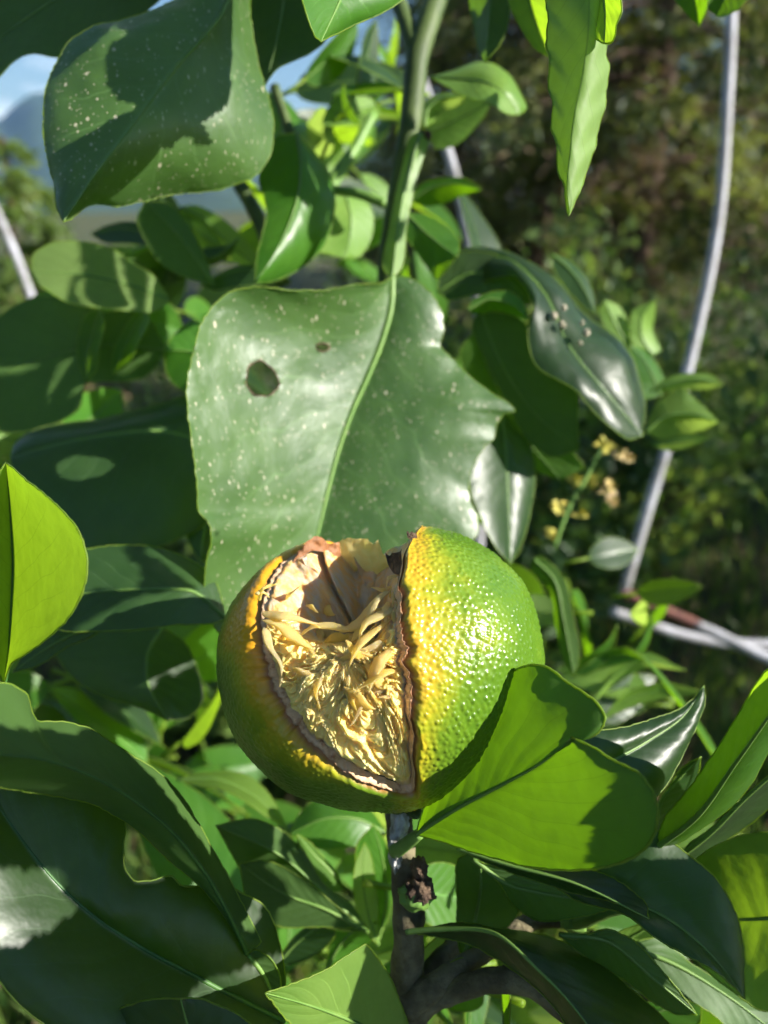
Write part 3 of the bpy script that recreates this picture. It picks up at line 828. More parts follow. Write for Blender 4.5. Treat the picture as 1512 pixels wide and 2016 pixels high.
surf_leaf([(680, 1752), (650, 1715), (620, 1685), (585, 1642)], [(665, 1722), (640, 1690), (612, 1660)], [(655, 1755), (615, 1740), (592, 1700)], (.248, .246, .243), .004, -.010, 'b', mat='fresh')
surf_leaf([(745, 1850), (760, 1780), (755, 1700), (735, 1622)], [(715, 1800), (700, 1720), (705, 1660)], [(765, 1800), (775, 1740), (760, 1660)], (.26, .257, .255), -.004, .01, 'u', mat='fresh')
surf_leaf([(745, 1860), (725, 1800), (715, 1740), (718, 1660)], [(725, 1840), (700, 1780), (700, 1700)], [(745, 1800), (738, 1730), (728, 1680)], (.25, .248, .246), -.004, .004, 'b', mat='pale')
surf_leaf([(640, 1920), (670, 1860), (700, 1830), (745, 1815)], [(645, 1880), (655, 1840), (690, 1810)], [(680, 1910), (710, 1870), (740, 1840)], (.255, .252, .25), .0, .01, 'u', mat='fresh')
surf_leaf([(545, 1900), (580, 1860), (620, 1830), (660, 1815)], [(560, 1870), (590, 1835), (630, 1812)], [(570, 1900), (620, 1880), (660, 1840)], (.245, .243, .24), .0, .0, 'u', mat='mature')
# --- right foreground: the notched leaf over the fruit
LF_AD = surf_leaf([(820, 1643), (900, 1592), (1000, 1540), (1070, 1500), (1126, 1452)],
          [(834, 1592), (860, 1530), (885, 1470), (905, 1420), (922, 1388), (952, 1355), (1000, 1326), (1050, 1309), (1076, 1312), (1112, 1340), (1152, 1365), (1180, 1390), (1191, 1414), (1180, 1438), (1160, 1452)],
          [(868, 1655), (930, 1676), (1000, 1695), (1080, 1711), (1150, 1712), (1220, 1700), (1262, 1680), (1290, 1640), (1296, 1600), (1281, 1550), (1250, 1516), (1210, 1498), (1170, 1472)],
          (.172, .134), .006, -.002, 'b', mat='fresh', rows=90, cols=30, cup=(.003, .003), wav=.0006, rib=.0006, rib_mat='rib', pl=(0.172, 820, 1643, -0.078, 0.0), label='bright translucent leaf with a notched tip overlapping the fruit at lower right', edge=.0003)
LF_AE = surf_leaf([(1080, 1560), (1180, 1510), (1280, 1455), (1345, 1410), (1386, 1350)], [(1100, 1480), (1165, 1441), (1230, 1431), (1290, 1413), (1340, 1395), (1372, 1370)], [(1150, 1600), (1230, 1590), (1296, 1562), (1330, 1512), (1348, 1478), (1376, 1420), (1389, 1378)],
          (.186, .178), .0, .004, 'u', mat='mature', rows=60, cup=(.002, .004), pn=(1280, 1450, .179, (.38, .33, .85)), label='dark glossy leaf with a hooked tip at the right')
LF_AF = surf_leaf([(1290, 1670), (1370, 1610), (1450, 1500), (1600, 1290)], [(1305, 1612), (1350, 1560), (1400, 1490), (1450, 1410), (1512, 1318)], [(1332, 1662), (1382, 1630), (1440, 1590), (1482, 1540), (1512, 1480), (1580, 1380)],
          (.180, .164, .152, .145), .008, .012, 'u', mat='bright', rows=50, cup=(.002, .002), label='long bright leaf rising off the right margin')
LF_AG = surf_leaf([(1335, 1690), (1400, 1640), (1470, 1570), (1580, 1480)], [(1350, 1668), (1395, 1635), (1445, 1588), (1512, 1528)], [(1372, 1692), (1420, 1662), (1475, 1625), (1560, 1540)], (.19, .182, .176), .006, .012, 'u', mat='mature', rows=40, label='narrow leaf below the long bright leaf, right margin')
surf_leaf([(1290, 1640), (1300, 1580), (1340, 1530), (1380, 1490)], [(1290, 1600), (1310, 1560), (1345, 1510)], [(1310, 1620), (1345, 1575), (1372, 1530)], (.195, .192, .19), .0, .004, 'u', mat='mature')
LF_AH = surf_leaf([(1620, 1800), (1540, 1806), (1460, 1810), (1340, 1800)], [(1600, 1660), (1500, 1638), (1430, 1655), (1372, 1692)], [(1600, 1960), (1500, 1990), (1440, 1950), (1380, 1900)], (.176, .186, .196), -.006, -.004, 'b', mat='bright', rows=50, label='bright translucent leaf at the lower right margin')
LF_AI = surf_leaf([(1060, 1720), (1180, 1760), (1300, 1800), (1400, 1880), (1466, 1966)], [(1150, 1660), (1240, 1640), (1290, 1635), (1332, 1665), (1372, 1696), (1412, 1732), (1437, 1772), (1457, 1822), (1466, 1880), (1465, 1930)],
          [(1130, 1770), (1240, 1806), (1290, 1845), (1350, 1880), (1420, 1922)], (.182, .176, .170, .168), .006, -.004, 'u', mat='mature', rows=60, cup=(.002, .001), label='dark green leaf with a yellow margin at the lower right, tip down')
LF_AJ = surf_leaf([(900, 1668), (1000, 1702), (1130, 1738), (1277, 1808)], [(960, 1675), (1060, 1700), (1160, 1712), (1205, 1728), (1245, 1755), (1275, 1785)], [(960, 1700), (1050, 1733), (1150, 1763), (1215, 1778)], (.178, .170, .165), .008, .006, 'u', mat='mature', rows=44, label='narrow dark leaf under the notched leaf')
surf_leaf([(930, 1690), (1000, 1740), (1080, 1760), (1235, 1780)], [(1000, 1712), (1080, 1740), (1180, 1768)], [(985, 1740), (1010, 1780), (1060, 1812), (1140, 1805)], (.186, .184, .182), .0, .002, 'b', mat='mature')
LF_AK = surf_leaf([(912, 1888), (930, 1830), (945, 1760), (945, 1670)], [(902, 1860), (900, 1780), (903, 1690)], [(955, 1875), (995, 1832), (1022, 1795), (1005, 1765), (985, 1720), (975, 1685)], (.194, .192, .19), .004, .002, 'b', mat='mature', rows=40, label='dark leaf hanging under the notched leaf')
surf_leaf([(845, 1978), (870, 1945), (895, 1910), (912, 1886)], [(838, 1965), (862, 1925), (895, 1890)], [(860, 1975), (892, 1940), (910, 1905)], (.186, .188, .19), .0, .0, 'b', rows=16, cols=5, rib=0, label='winged petiole').name = 'petiole'
LF_AL = surf_leaf([(800, 1835), (855, 1830), (975, 1838), (1062, 1912), (1110, 1960), (1180, 2050)], [(850, 1825), (905, 1816), (975, 1828), (1060, 1840), (1130, 1864), (1192, 1900), (1240, 1945), (1292, 1990), (1340, 2040)], [(850, 1843), (930, 1862), (980, 1890), (1040, 1932), (1090, 1980), (1140, 2050)],
          (.182, .176, .168, .162, .158), .016, .008, 'u', mat='mature', rows=70, cup=(.002, -.001), label='long leaf with a pale folded margin at the bottom')
surf_leaf([(1100, 1840), (1190, 1850), (1290, 1930), (1372, 1998)], [(1130, 1848), (1190, 1829), (1242, 1850), (1302, 1910), (1352, 1970)], [(1160, 1890), (1230, 1930), (1300, 1982), (1335, 1998)], (.182, .179, .176), .0, .002, 'b', mat='mature', rows=36)
surf_leaf([(1230, 1860), (1330, 1900), (1430, 1960), (1560, 2060)], [(1290, 1846), (1362, 1898), (1442, 1945), (1560, 1980)], [(1290, 1940), (1340, 1960), (1400, 1995), (1470, 2060)], (.196, .193, .19), .006, -.004, 'b', mat='mature', rows=36)
surf_leaf([(1180, 2060), (1240, 2020), (1300, 1990), (1380, 1975)], [(1200, 2000), (1260, 1975), (1330, 1965)], [(1240, 2060), (1320, 2050), (1380, 2010)], (.215, .213, .21), .0, .01, 'u', mat='fresh')
surf_leaf([(1200, 1870), (1250, 1840), (1290, 1820), (1340, 1835)], [(1200, 1845), (1240, 1825), (1290, 1812)], [(1230, 1885), (1270, 1870), (1320, 1855)], (.205, .203, .20), .0, .01, 'u', mat='pale')
# shoots and leaves behind the right hand side
surf_leaf([(1050, 1100), (1090, 1140), (1110, 1220), (1130, 1330)], [(1060, 1095), (1108, 1135), (1130, 1220), (1140, 1300)], [(1045, 1120), (1080, 1160), (1095, 1240), (1115, 1310)], (.33, .325, .32), .0, .004, 'b', mat='fresh')
for c in (((1130, 1330), (1180, 1300), (1230, 1290), (1270, 1300)), ((1150, 1400), (1210, 1330), (1260, 1300), (1350, 1320)), ((1090, 1320), (1150, 1310), (1200, 1270), (1215, 1230)),
          ((1230, 1300), (1260, 1270), (1275, 1240), (1285, 1215)), ((1180, 1420), (1230, 1380), (1300, 1360), (1390, 1365))):
    w = random.uniform(14, 26)
    surf_leaf(list(c), [(x + 4, y - w) for x, y in c[1:3]], [(x + 4, y + w) for x, y in c[1:3]], (.36, .355, .35), random.uniform(-.006, .01), random.uniform(-.002, .012), 'u', mat=random.choice(['pale', 'fresh', 'fresh']), rows=20, cols=8)

M['blister'] = simple_mat('pale_blister', (0.55, 0.48, 0.36), .7, (0.35, 0.33, 0.22), 300, .6, 800)
for x, y, r in ((1090, 622, .0016), (1106, 640, .0017), (1154, 655, .0016), (1146, 636, .0010), (1110, 606, .0012), (1142, 676, .0010)):
    knob(x, y, .2895, r * .8, M['blister'], 'blister', .9, 1.1, .7)


# ------------------------------------------------------------------ the split fruit
FC = P(750, 1310, .188)
zf = (cam.location - FC).normalized()
xf = (R_CAM - zf * R_CAM.dot(zf)).normalized()
yf = zf.cross(xf).normalized()
FM = np.array([xf, yf, zf])           # rows: fruit axes in world
FCn = np.array(FC)
PXU = 0.0001238
SIL = [(0, 323), (29, 331), (44, 320), (60, 306), (75, 287), (95, 275), (115, 282), (126, 297), (143, 313), (158, 322), (173, 324), (185, 323), (198, 321), (213, 311), (228, 300), (247, 283), (268, 272),
       (285, 274), (302, 284), (327, 300), (349, 316), (360, 323)]
SA = np.radians([a for a, _ in SIL]); SR = np.array([r for _, r in SIL], float) * PXU
RZ = 300 * PXU


def fruit_R(d):
    """radius of the fruit along unit directions d (n,3) in fruit axes"""
    d = np.atleast_2d(d)
    al = np.mod(np.arctan2(d[:, 1], d[:, 0]), 2 * np.pi)
    s = np.interp(al, SA, SR)
    sg2 = np.clip(d[:, 0]**2 + d[:, 1]**2, 0, 1)
    return 1.0 / np.sqrt(sg2 / s**2 + d[:, 2]**2 / RZ**2)


def fw(p):
    """fruit axes -> world"""
    return np.atleast_2d(p) @ FM + FCn


def fl(p):
    return (np.atleast_2d(p) - FCn) @ FM.T


def hit(px, py, back=False):
    """direction in fruit axes of the surface point seen at a pixel"""
    o = fl(np.array(cam.location))[0]
    q = fl(np.array(P(px, py, .188)))[0]
    v = (q - o) / np.linalg.norm(q - o)
    t = np.linspace(.11, .26, 1500)
    p = o + t[:, None] * v
    r = np.linalg.norm(p, axis=1)
    f = r - fruit_R(p / r[:, None])
    idx = np.where(f < 0)[0]
    i = (idx[-1] if back else idx[0]) if len(idx) else int(np.argmin(f))
    return p[i] / r[i]


RIM = [(815, 1566, 0), (814, 1500, 0), (809, 1420, 0), (798, 1310, 0), (789, 1220, 0), (787, 1150, 0), (793, 1095, 0), (808, 1062, 0), (824, 1046, 0), (812, 1062, 1), (770, 1095, 1), (715, 1110, 1), (660, 1095, 1), (632, 1066, 1),
       (618, 1058, 0), (600, 1064, 0), (574, 1076, 0), (546, 1098, 0), (522, 1132, 0), (504, 1180, 0), (499, 1225, 0), (505, 1275, 0), (522, 1340, 0), (552, 1405, 0), (592, 1460, 0), (640, 1503, 0), (692, 1534, 0), (748, 1556, 0), (792, 1567, 0)]
rim_d = np.array([hit(x - (4 if x < 600 and y < 1480 else 0), y, b) for x, y, b in RIM])
cdir = hit(672, 1290)
e1 = np.cross([0, 1, 0], cdir); e1 /= np.linalg.norm(e1)
e2 = np.cross(cdir, e1)
rb = np.arccos(np.clip(rim_d @ cdir, -1, 1))
rp = np.mod(np.arctan2(rim_d @ e2, rim_d @ e1), 2 * np.pi)
od = np.argsort(rp)
rp, rb = rp[od], rb[od]
NPSI = 900
psi = np.linspace(0, 2 * np.pi, NPSI, endpoint=False)
beta = np.interp(psi, np.concatenate([rp - 2 * np.pi, rp, rp + 2 * np.pi]), np.concatenate([rb] * 3))
ker = np.hanning(15); ker /= ker.sum()
beta = np.convolve(np.concatenate([beta[-20:], beta, beta[:20]]), ker, 'same')[20:-20]
beta += np.array([0.022 * noise.noise(Vector((math.cos(a) * 6, math.sin(a) * 6, 0))) + 0.018 * noise.noise(Vector((math.cos(a) * 19, math.sin(a) * 19, 3))) for a in psi])


def dirs(theta, ps):
    return (np.cos(theta)[:, None] * cdir + np.sin(theta)[:, None] * (np.cos(ps)[:, None] * e1 + np.sin(ps)[:, None] * e2))


fruit = thing('citrus_fruit', 'bumpy green and yellow citrus fruit split open, showing pale pulp', 'fruit', P(790, 1580, .188))

# peel with its oil glands
NT = 370
nb = 10000
ga = math.pi * (3 - math.sqrt(5))
k = np.arange(nb)
zz = 1 - 2 * (k + 0.5) / nb
pts_b = np.stack([np.sqrt(1 - zz**2) * np.cos(ga * k), np.sqrt(1 - zz**2) * np.sin(ga * k), zz], 1) + RNG.normal(0, .0078, (nb, 3))
pts_b /= np.linalg.norm(pts_b, axis=1)[:, None]
amp_b = RNG.uniform(.3, 1.35, nb)
kd = kdtree.KDTree(nb)
for i in range(nb):
    kd.insert(Vector(pts_b[i]), i)
kd.balance()
tt = np.linspace(0, 1, NT)
PV = np.zeros((NT, NPSI, 3)); ripe = np.zeros((NT, NPSI)); rimd = np.zeros((NT, NPSI))
for j in range(NT):
    th = beta + (math.pi - beta) * tt[j]
    d = dirs(th, psi)
    R = fruit_R(d)
    g = (th - beta) * R / PXU                      # distance from the tear, photo pixels
    hb = np.zeros(NPSI)
    near = g < 900
    for i in range(NPSI):
        if d[i][2] < -0.55 and g[i] > 60:
            continue
        co, idx, dist = kd.find(Vector(d[i]))
        x = dist / 0.0198
        hb[i] = amp_b[idx] * (math.exp(-(x * x) * 2.3) - 0.22 * math.exp(-(x * 4.0) ** 2))
    lift = 0.0006 * np.exp(-(g / 26.0) ** 2) - 0.0016 * np.exp(-(g / 9.0) ** 2)
    r = R * 1.0 + hb * 0.00033 * (1 - 0.5 * (d[:, 0] < 0)) * (1 - np.exp(-(g / 14.0)**2)) + lift
    r = r - 0.0018 * np.exp(-(g / 24.0) ** 2) / (1 + np.exp((d[:, 0] + 0.30) * 16))
    low = np.array([noise.noise(Vector(q) * 3.0) for q in d])
    r = r + 0.0006 * low * (1 - np.exp(-(g / 60.0) ** 2))
    PV[j] = d * r[:, None]
    right = 1 / (1 + np.exp(-(d[:, 0] - 0.05) * 14))
    upw = np.clip((d[:, 1] + 0.75) / 1.2, 0.15, 1.0)
    rr_ = right * np.exp(-(g / (55 + 85 * upw)) ** 2) * (0.42 + 0.42 * upw)
    rl_ = (1 - right) * np.exp(-(g / (95 + 75 * np.clip(d[:, 1] + .35, 0, 1))) ** 2) * np.clip(0.50 + 0.75 * (d[:, 1] + 0.55), 0.22, 1.0)
    bot = np.clip((-d[:, 1] - 0.72) * 3, 0, 1) * right * 0.6
    ripe[j] = np.clip(np.maximum(rr_, rl_) + bot + 0.22 * low, 0, 1.2)
    rimd[j] = g
pv = fw(PV.reshape(-1, 3))
faces = [(j * NPSI + i, j * NPSI + (i + 1) % NPSI, (j + 1) * NPSI + (i + 1) % NPSI, (j + 1) * NPSI + i) for j in range(NT - 1) for i in range(NPSI)]
q0 = fw(PV[5])[0:3]
nrm = np.cross(pv[faces[NPSI * 40][1]] - pv[faces[NPSI * 40][0]], pv[faces[NPSI * 40][3]] - pv[faces[NPSI * 40][0]])
if nrm @ (pv[faces[NPSI * 40][0]] - FCn) < 0:
    faces = [f[::-1] for f in faces]

m, nt, out = new_mat('peel')
at = nd(nt, 'ShaderNodeAttribute', attribute_name='ripe'); ag = nd(nt, 'ShaderNodeAttribute', attribute_name='tear')
tc = nt.nodes.new('ShaderNodeTexCoord')
n1 = tex_noise(nt, tc.outputs['Object'], 130, 5)
n2 = tex_noise(nt, tc.outputs['Object'], 650, 3)
rv = math_n(nt, 'ADD', at.outputs['Fac'], math_n(nt, 'MULTIPLY', math_n(nt, 'SUBTRACT', n1, 0.5), 0.55))
rv = math_n(nt, 'ADD', rv, math_n(nt, 'MULTIPLY', math_n(nt, 'SUBTRACT', n2, 0.5), 0.22))
cr = nt.nodes.new('ShaderNodeValToRGB')
cr.color_ramp.elements[0].position = 0.0; cr.color_ramp.elements[0].color = (0.070, 0.150, 0.010, 1)
cr.color_ramp.elements[1].position = 1.0; cr.color_ramp.elements[1].color = (0.62, 0.30, 0.014, 1)
for p_, c_ in ((0.25, (0.115, 0.20, 0.012)), (0.5, (0.29, 0.30, 0.016)), (0.75, (0.52, 0.305, 0.020))):
    e = cr.color_ramp.elements.new(p_); e.color = (*c_, 1)
nt.links.new(rv, cr.inputs[0])
rimf = math_n(nt, 'SUBTRACT', 1.0, ramp(nt, math_n(nt, 'ADD', ag.outputs['Fac'], math_n(nt, 'MULTIPLY', n1, 8.0)), 6.0, 15.0))
c1 = mixc(nt, rimf, cr.outputs[0], (0.34, 0.14, 0.04))
vs = nt.nodes.new('ShaderNodeTexVoronoi'); vs.inputs['Scale'].default_value = 150
nt.links.new(tc.outputs['Object'], vs.inputs['Vector'])
vsc = nt.nodes.new('ShaderNodeSeparateColor'); nt.links.new(vs.outputs['Color'], vsc.inputs[0])
dots = math_n(nt, 'MULTIPLY', math_n(nt, 'SUBTRACT', 1.0, ramp(nt, vs.outputs['Distance'], 0.02, 0.06)), math_n(nt, 'GREATER_THAN', vsc.outputs[0], 0.72))
c1 = mixc(nt, math_n(nt, 'MULTIPLY', dots, 0.85), c1, (0.10, 0.045, 0.015))
pr = nt.nodes.new('ShaderNodeBsdfPrincipled')
nt.links.new(c1, pr.inputs['Base Color'])
pr.inputs['Roughness'].default_value = 0.29
pr.inputs['Specular IOR Level'].default_value = 0.42
pr.inputs['Subsurface Weight'].default_value = 0.0
pr.inputs['Subsurface Radius'].default_value = (1.0, 0.7, 0.1)
pr.inputs['Subsurface Scale'].default_value = 0.0012
bb = nt.nodes.new('ShaderNodeBump'); bb.inputs['Strength'].default_value = 0.15; bb.inputs['Distance'].default_value = 0.0004
nt.links.new(tex_noise(nt, tc.outputs['Object'], 1800, 3), bb.inputs['Height']); nt.links.new(bb.outputs[0], pr.inputs['Normal'])
nt.links.new(pr.outputs[0], out.inputs['Surface'])
M['peel'] = m
peel = mesh_obj('peel', pv, faces, M['peel'], fruit)
for nm, arr in (('ripe', ripe), ('tear', rimd)):
    a_ = peel.data.attributes.new(nm, 'FLOAT', 'POINT'); a_.data.foreach_set('value', arr.reshape(-1).astype(np.float32))

# pith: the torn white face under the peel
NB = 10
dl_ = 0.075
PB = np.zeros((NB, NPSI, 3))
thk = np.array([0.055 + 0.030 * noise.noise(Vector((math.cos(a) * 4, math.sin(a) * 4, 7))) for a in psi])
d_rim = dirs(beta, psi)
thk = thk * np.where(d_rim[:, 0] > 0.05, 0.62, 1.05)
for j in range(NB):
    s = j / (NB - 1)
    th = beta - thk * s ** 0.8
    d = dirs(th, psi)
    R = fruit_R(d) * (1 - 0.075 * s ** 1.2)
    wob = np.array([noise.noise(Vector(q) * 38 + Vector((0, 0, s * 2))) + .6 * noise.noise(Vector(q) * 90) for q in d])
    R = R - 0.0018 * (1 - .6 * s) / (1 + np.exp((d_rim[:, 0] + 0.30) * 16))
    R = R - 0.0011 * np.exp(-(s / .12) ** 2) + wob * 0.0004 * math.sin(math.pi * min(1, s * 1.15 + .02)) 
    PB[j] = d * R[:, None]
fb = [(j * NPSI + i, (j + 1) * NPSI + i, (j + 1) * NPSI + (i + 1) % NPSI, j * NPSI + (i + 1) % NPSI) for j in range(NB - 1) for i in range(NPSI)]
m, nt, out = new_mat('pith')
at = nd(nt, 'ShaderNodeAttribute', attribute_name='depth')
tc = nt.nodes.new('ShaderNodeTexCoord')
n1 = tex_noise(nt, tc.outputs['Object'], 330, 6, 0.65)
c0 = mixc(nt, ramp(nt, math_n(nt, 'ADD', at.outputs['Fac'], math_n(nt, 'MULTIPLY', math_n(nt, 'SUBTRACT', n1, 0.5), 0.5)), 0.05, 0.5), (0.24, 0.10, 0.035), (0.66, 0.44, 0.26))
c0 = mixc(nt, ramp(nt, n1, 0.5, 0.7), c0, (0.34, 0.15, 0.06))
pr = nt.nodes.new('ShaderNodeBsdfPrincipled'); nt.links.new(c0, pr.inputs['Base Color']); pr.inputs['Roughness'].default_value = 0.6
pr.inputs['Subsurface Radius'].default_value = (1, .6, .3); pr.inputs['Subsurface Scale'].default_value = 0.0015
bb = nt.nodes.new('ShaderNodeBump'); bb.inputs['Strength'].default_value = 0.8; bb.inputs['Distance'].default_value = 0.001
nt.links.new(n1, bb.inputs['Height']); nt.links.new(bb.outputs[0], pr.inputs['Normal'])
nt.links.new(pr.outputs[0], out.inputs['Surface'])
M['pith'] = m
pith = mesh_obj('pith', fw(PB.reshape(-1, 3)), fb, M['pith'], fruit)
a_ = pith.data.attributes.new('depth', 'FLOAT', 'POINT')
a_.data.foreach_set('value', np.repeat(np.linspace(0, 1, NB), NPSI).astype(np.float32))

# flesh: the hollow between the torn faces
NF, NS = 150, NPSI // 2
ps4 = psi[::2]; be4 = (beta - thk)[::2]
PF = np.zeros((NF, NS, 3)); pw = np.zeros((NF, NS))


def bowl(th, ps, be):
    s = 1 - th / be                                  # 0 at the pith, 1 in the middle of the opening
    d = dirs(th, ps)
    up = np.clip((d[:, 1] - 0.02) / 0.42, 0, 1); up = up * up * (3 - 2 * up)
    depth = 0.90 - 0.68 * up
    sm = np.clip(s * 1.6, 0, 1); sm = sm * sm * (3 - 2 * sm)
    R = fruit_R(d)
    rho = R * (0.925 * (1 - sm) + depth * sm)
    return d, rho, up, s


for j in range(NF):
    th = be4 * (1 - j / NF)
    d, rho, up, s = bowl(th, ps4, be4)
    nz = np.array([noise.noise(Vector(q) * 11) + .5 * noise.noise(Vector(q) * 27) for q in d])
    rdg = np.zeros(NS)
    for i_ in range(NS):
        a_, s_ = ps4[i_], s[i_]
        wv = .55 * noise.noise(Vector((math.cos(a_) * 2.2, math.sin(a_) * 2.2, s_ * 2.6))) + .25 * noise.noise(Vector((math.cos(a_) * 5, math.sin(a_) * 5, s_ * 6)))
        a2 = a_ + wv * (1.2 - .4 * s_)
        k1 = 1 - 2.2 * abs(noise.noise(Vector((math.cos(a2) * 7, math.sin(a2) * 7, s_ * 2.2))))
        k2 = 1 - 2.2 * abs(noise.noise(Vector((math.cos(a2) * 15 + 9, math.sin(a2) * 15, s_ * 3.5))))
        k3 = 1 - 2.2 * abs(noise.noise(Vector((math.cos(a2) * 31 + 4, math.sin(a2) * 31, s_ * 6))))
        rdg[i_] = k1 + .6 * k2 + .32 * k3
    rho = rho + nz * 0.0009 + rdg * .00140 * np.clip(s * 7, 0, 1) * (1 - .7 * up) * np.clip((1 - s) * 5, .25, 1)
    PF[j] = d * rho[:, None]
    pw[j] = np.maximum(up, np.clip(1 - s * 9, 0, 1) * .8)
vf = np.vstack([fw(PF.reshape(-1, 3)), fw(cdir * 0.84 * fruit_R(cdir)[0])])
ff = [(j * NS + i, (j + 1) * NS + i, (j + 1) * NS + (i + 1) % NS, j * NS + (i + 1) % NS) for j in range(NF - 1) for i in range(NS)]
ff += [((NF - 1) * NS + i, NF * NS, (NF - 1) * NS + (i + 1) % NS) for i in range(NS)]
m, nt, out = new_mat('flesh')
at = nd(nt, 'ShaderNodeAttribute', attribute_name='white')
tc = nt.nodes.new('ShaderNodeTexCoord')
mp = nt.nodes.new('ShaderNodeMapping'); mp.inputs['Scale'].default_value = (420, 420, 70); mp.inputs['Rotation'].default_value = (0.0, -0.45, 0.0)
nt.links.new(tc.outputs['Object'], mp.inputs['Vector'])
n1 = tex_noise(nt, mp.outputs['Vector'], 1.0, 4); n2 = tex_noise(nt, tc.outputs['Object'], 160, 4)
wcol = mixc(nt, ramp(nt, n1, 0.40, 0.62), (0.56, 0.43, 0.28), (0.66, 0.38, 0.12))
ycol = mixc(nt, ramp(nt, n2, 0.3, 0.7), (0.91, 0.60, 0.15), (0.95, 0.74, 0.27))
c0 = mixc(nt, ramp(nt, math_n(nt, 'ADD', at.outputs['Fac'], math_n(nt, 'MULTIPLY', math_n(nt, 'SUBTRACT', n2, 0.5), 0.5)), 0.3, 0.7), ycol, wcol)
pr = nt.nodes.new('ShaderNodeBsdfPrincipled'); nt.links.new(c0, pr.inputs['Base Color']); pr.inputs['Roughness'].default_value = 0.5; pr.inputs['Specular IOR Level'].default_value = 0.3; pr.inputs['Subsurface Weight'].default_value = 0.5; pr.inputs['Subsurface Radius'].default_value = (1, .7, .25); pr.inputs['Subsurface Scale'].default_value = 0.003
pr.inputs['Subsurface Radius'].default_value = (1, .7, .25); pr.inputs['Subsurface Scale'].default_value = 0.004
bb = nt.nodes.new('ShaderNodeBump'); bb.inputs['Strength'].default_value = 0.6; bb.inputs['Distance'].default_value = 0.001
nt.links.new(n1, bb.inputs['Height']); nt.links.new(bb.outputs[0], pr.inputs['Normal'])
nt.links.new(pr.outputs[0], out.inputs['Surface'])
M['flesh'] = m
flesh = mesh_obj('flesh', vf, ff, M['flesh'], fruit)
a_ = flesh.data.attributes.new('white', 'FLOAT', 'POINT'); a_.data.foreach_set('value', np.append(pw.reshape(-1), 0.0).astype(np.float32))

# juice sacs
def pulp_mat(name, base, var, trans, fac):
    m, nt, out = new_mat(name)
    tc = nt.nodes.new('ShaderNodeTexCoord'); oi = nt.nodes.new('ShaderNodeObjectInfo')
    n = tex_noise(nt, tc.outputs['Object'], 500, 4)
    c = mixc(nt, ramp(nt, n, .3, .7), base, var)
    hs = nt.nodes.new('ShaderNodeHueSaturation'); nt.links.new(c, hs.inputs['Color'])
    nt.links.new(math_n(nt, 'MULTIPLY_ADD', oi.outputs['Random'], .4, .8), hs.inputs['Value'])
    nt.links.new(math_n(nt, 'MULTIPLY_ADD', oi.outputs['Random'], .3, .85), hs.inputs['Saturation'])
    pr = nt.nodes.new('ShaderNodeBsdfPrincipled'); nt.links.new(hs.outputs[0], pr.inputs['Base Color'])
    pr.inputs['Roughness'].default_value = 0.24
    pr.inputs['Specular IOR Level'].default_value = 0.5
    pr.inputs['Subsurface Weight'].default_value = 0.5; pr.inputs['Subsurface Radius'].default_value = (1, .75, .25); pr.inputs['Subsurface Scale'].default_value = 0.003
    bb = nt.nodes.new('ShaderNodeBump'); bb.inputs['Strength'].default_value = 0.5; bb.inputs['Distance'].default_value = 0.0006
    mp = nt.nodes.new('ShaderNodeMapping'); mp.inputs['Scale'].default_value = (900, 900, 160); nt.links.new(tc.outputs['Object'], mp.inputs['Vector'])
    nt.links.new(tex_noise(nt, mp.outputs['Vector'], 1.0, 3), bb.inputs['Height']); nt.links.new(bb.outputs[0], pr.inputs['Normal'])
    tr = nt.nodes.new('ShaderNodeBsdfTranslucent'); tr.inputs['Color'].default_value = (*trans, 1)
    ms = nt.nodes.new('ShaderNodeMixShader'); ms.inputs[0].default_value = fac
    nt.links.new(pr.outputs[0], ms.inputs[1]); nt.links.new(tr.outputs[0], ms.inputs[2]); nt.links.new(ms.outputs[0], out.inputs['Surface'])
    return m
M['pulp'] = pulp_mat('juice_sac', (0.95, 0.77, 0.31), (0.94, 0.66, 0.19), (0.98, 0.80, 0.29), 0.48)
M['dry'] = pulp_mat('dry_membrane', (0.96, 0.80, 0.38), (0.93, 0.68, 0.24), (0.98, 0.82, 0.35), 0.48)


def sac_mesh(i):
    rs = random.Random(100 + i)
    n, seg = 16, 10
    verts, faces = [], []
    bend = rs.uniform(-.45, .45); tw = rs.uniform(-.7, .7); flat = rs.uniform(.20, .42); ph = rs.uniform(0, 6); wide = rs.uniform(.10, .17); tail = rs.uniform(.45, 1.0)
    for a in range(n):
        u = a / (n - 1)
        r = (math.sin(math.pi * u ** tail) ** 0.65) * (.75 + .35 * math.sin(4 * u + ph)) + 0.01
        cx = bend * u * u + .05 * math.sin(6 * u + ph); cy = .10 * math.sin(3.0 * u) + .04 * math.sin(7 * u + i)
        for b in range(seg):
            an = 2 * math.pi * b / seg
            wr = 1 + .30 * noise.noise(Vector((math.cos(an) * 1.2, math.sin(an) * 1.2, u * 5 + i * 3)))
            x, y = math.cos(an) * r * wr * wide, math.sin(an) * r * wr * wide * flat + .02 * noise.noise(Vector((math.cos(an) * 2, u * 9, i)))
            x, y = x * math.cos(tw * u) - y * math.sin(tw * u), x * math.sin(tw * u) + y * math.cos(tw * u)
            verts.append((x + cx, y + cy, u))
    for a in range(n - 1):
        for b in range(seg):
            faces.append((a * seg + b, a * seg + (b + 1) % seg, (a + 1) * seg + (b + 1) % seg, (a + 1) * seg + b))
    me = bpy.data.meshes.new('juice_sac'); me.from_pydata(verts, [], faces)
    me.polygons.foreach_set('use_smooth', np.ones(len(me.polygons), bool))
    me.materials.append(M['pulp'] if i % 4 else M['dry'])
    return me


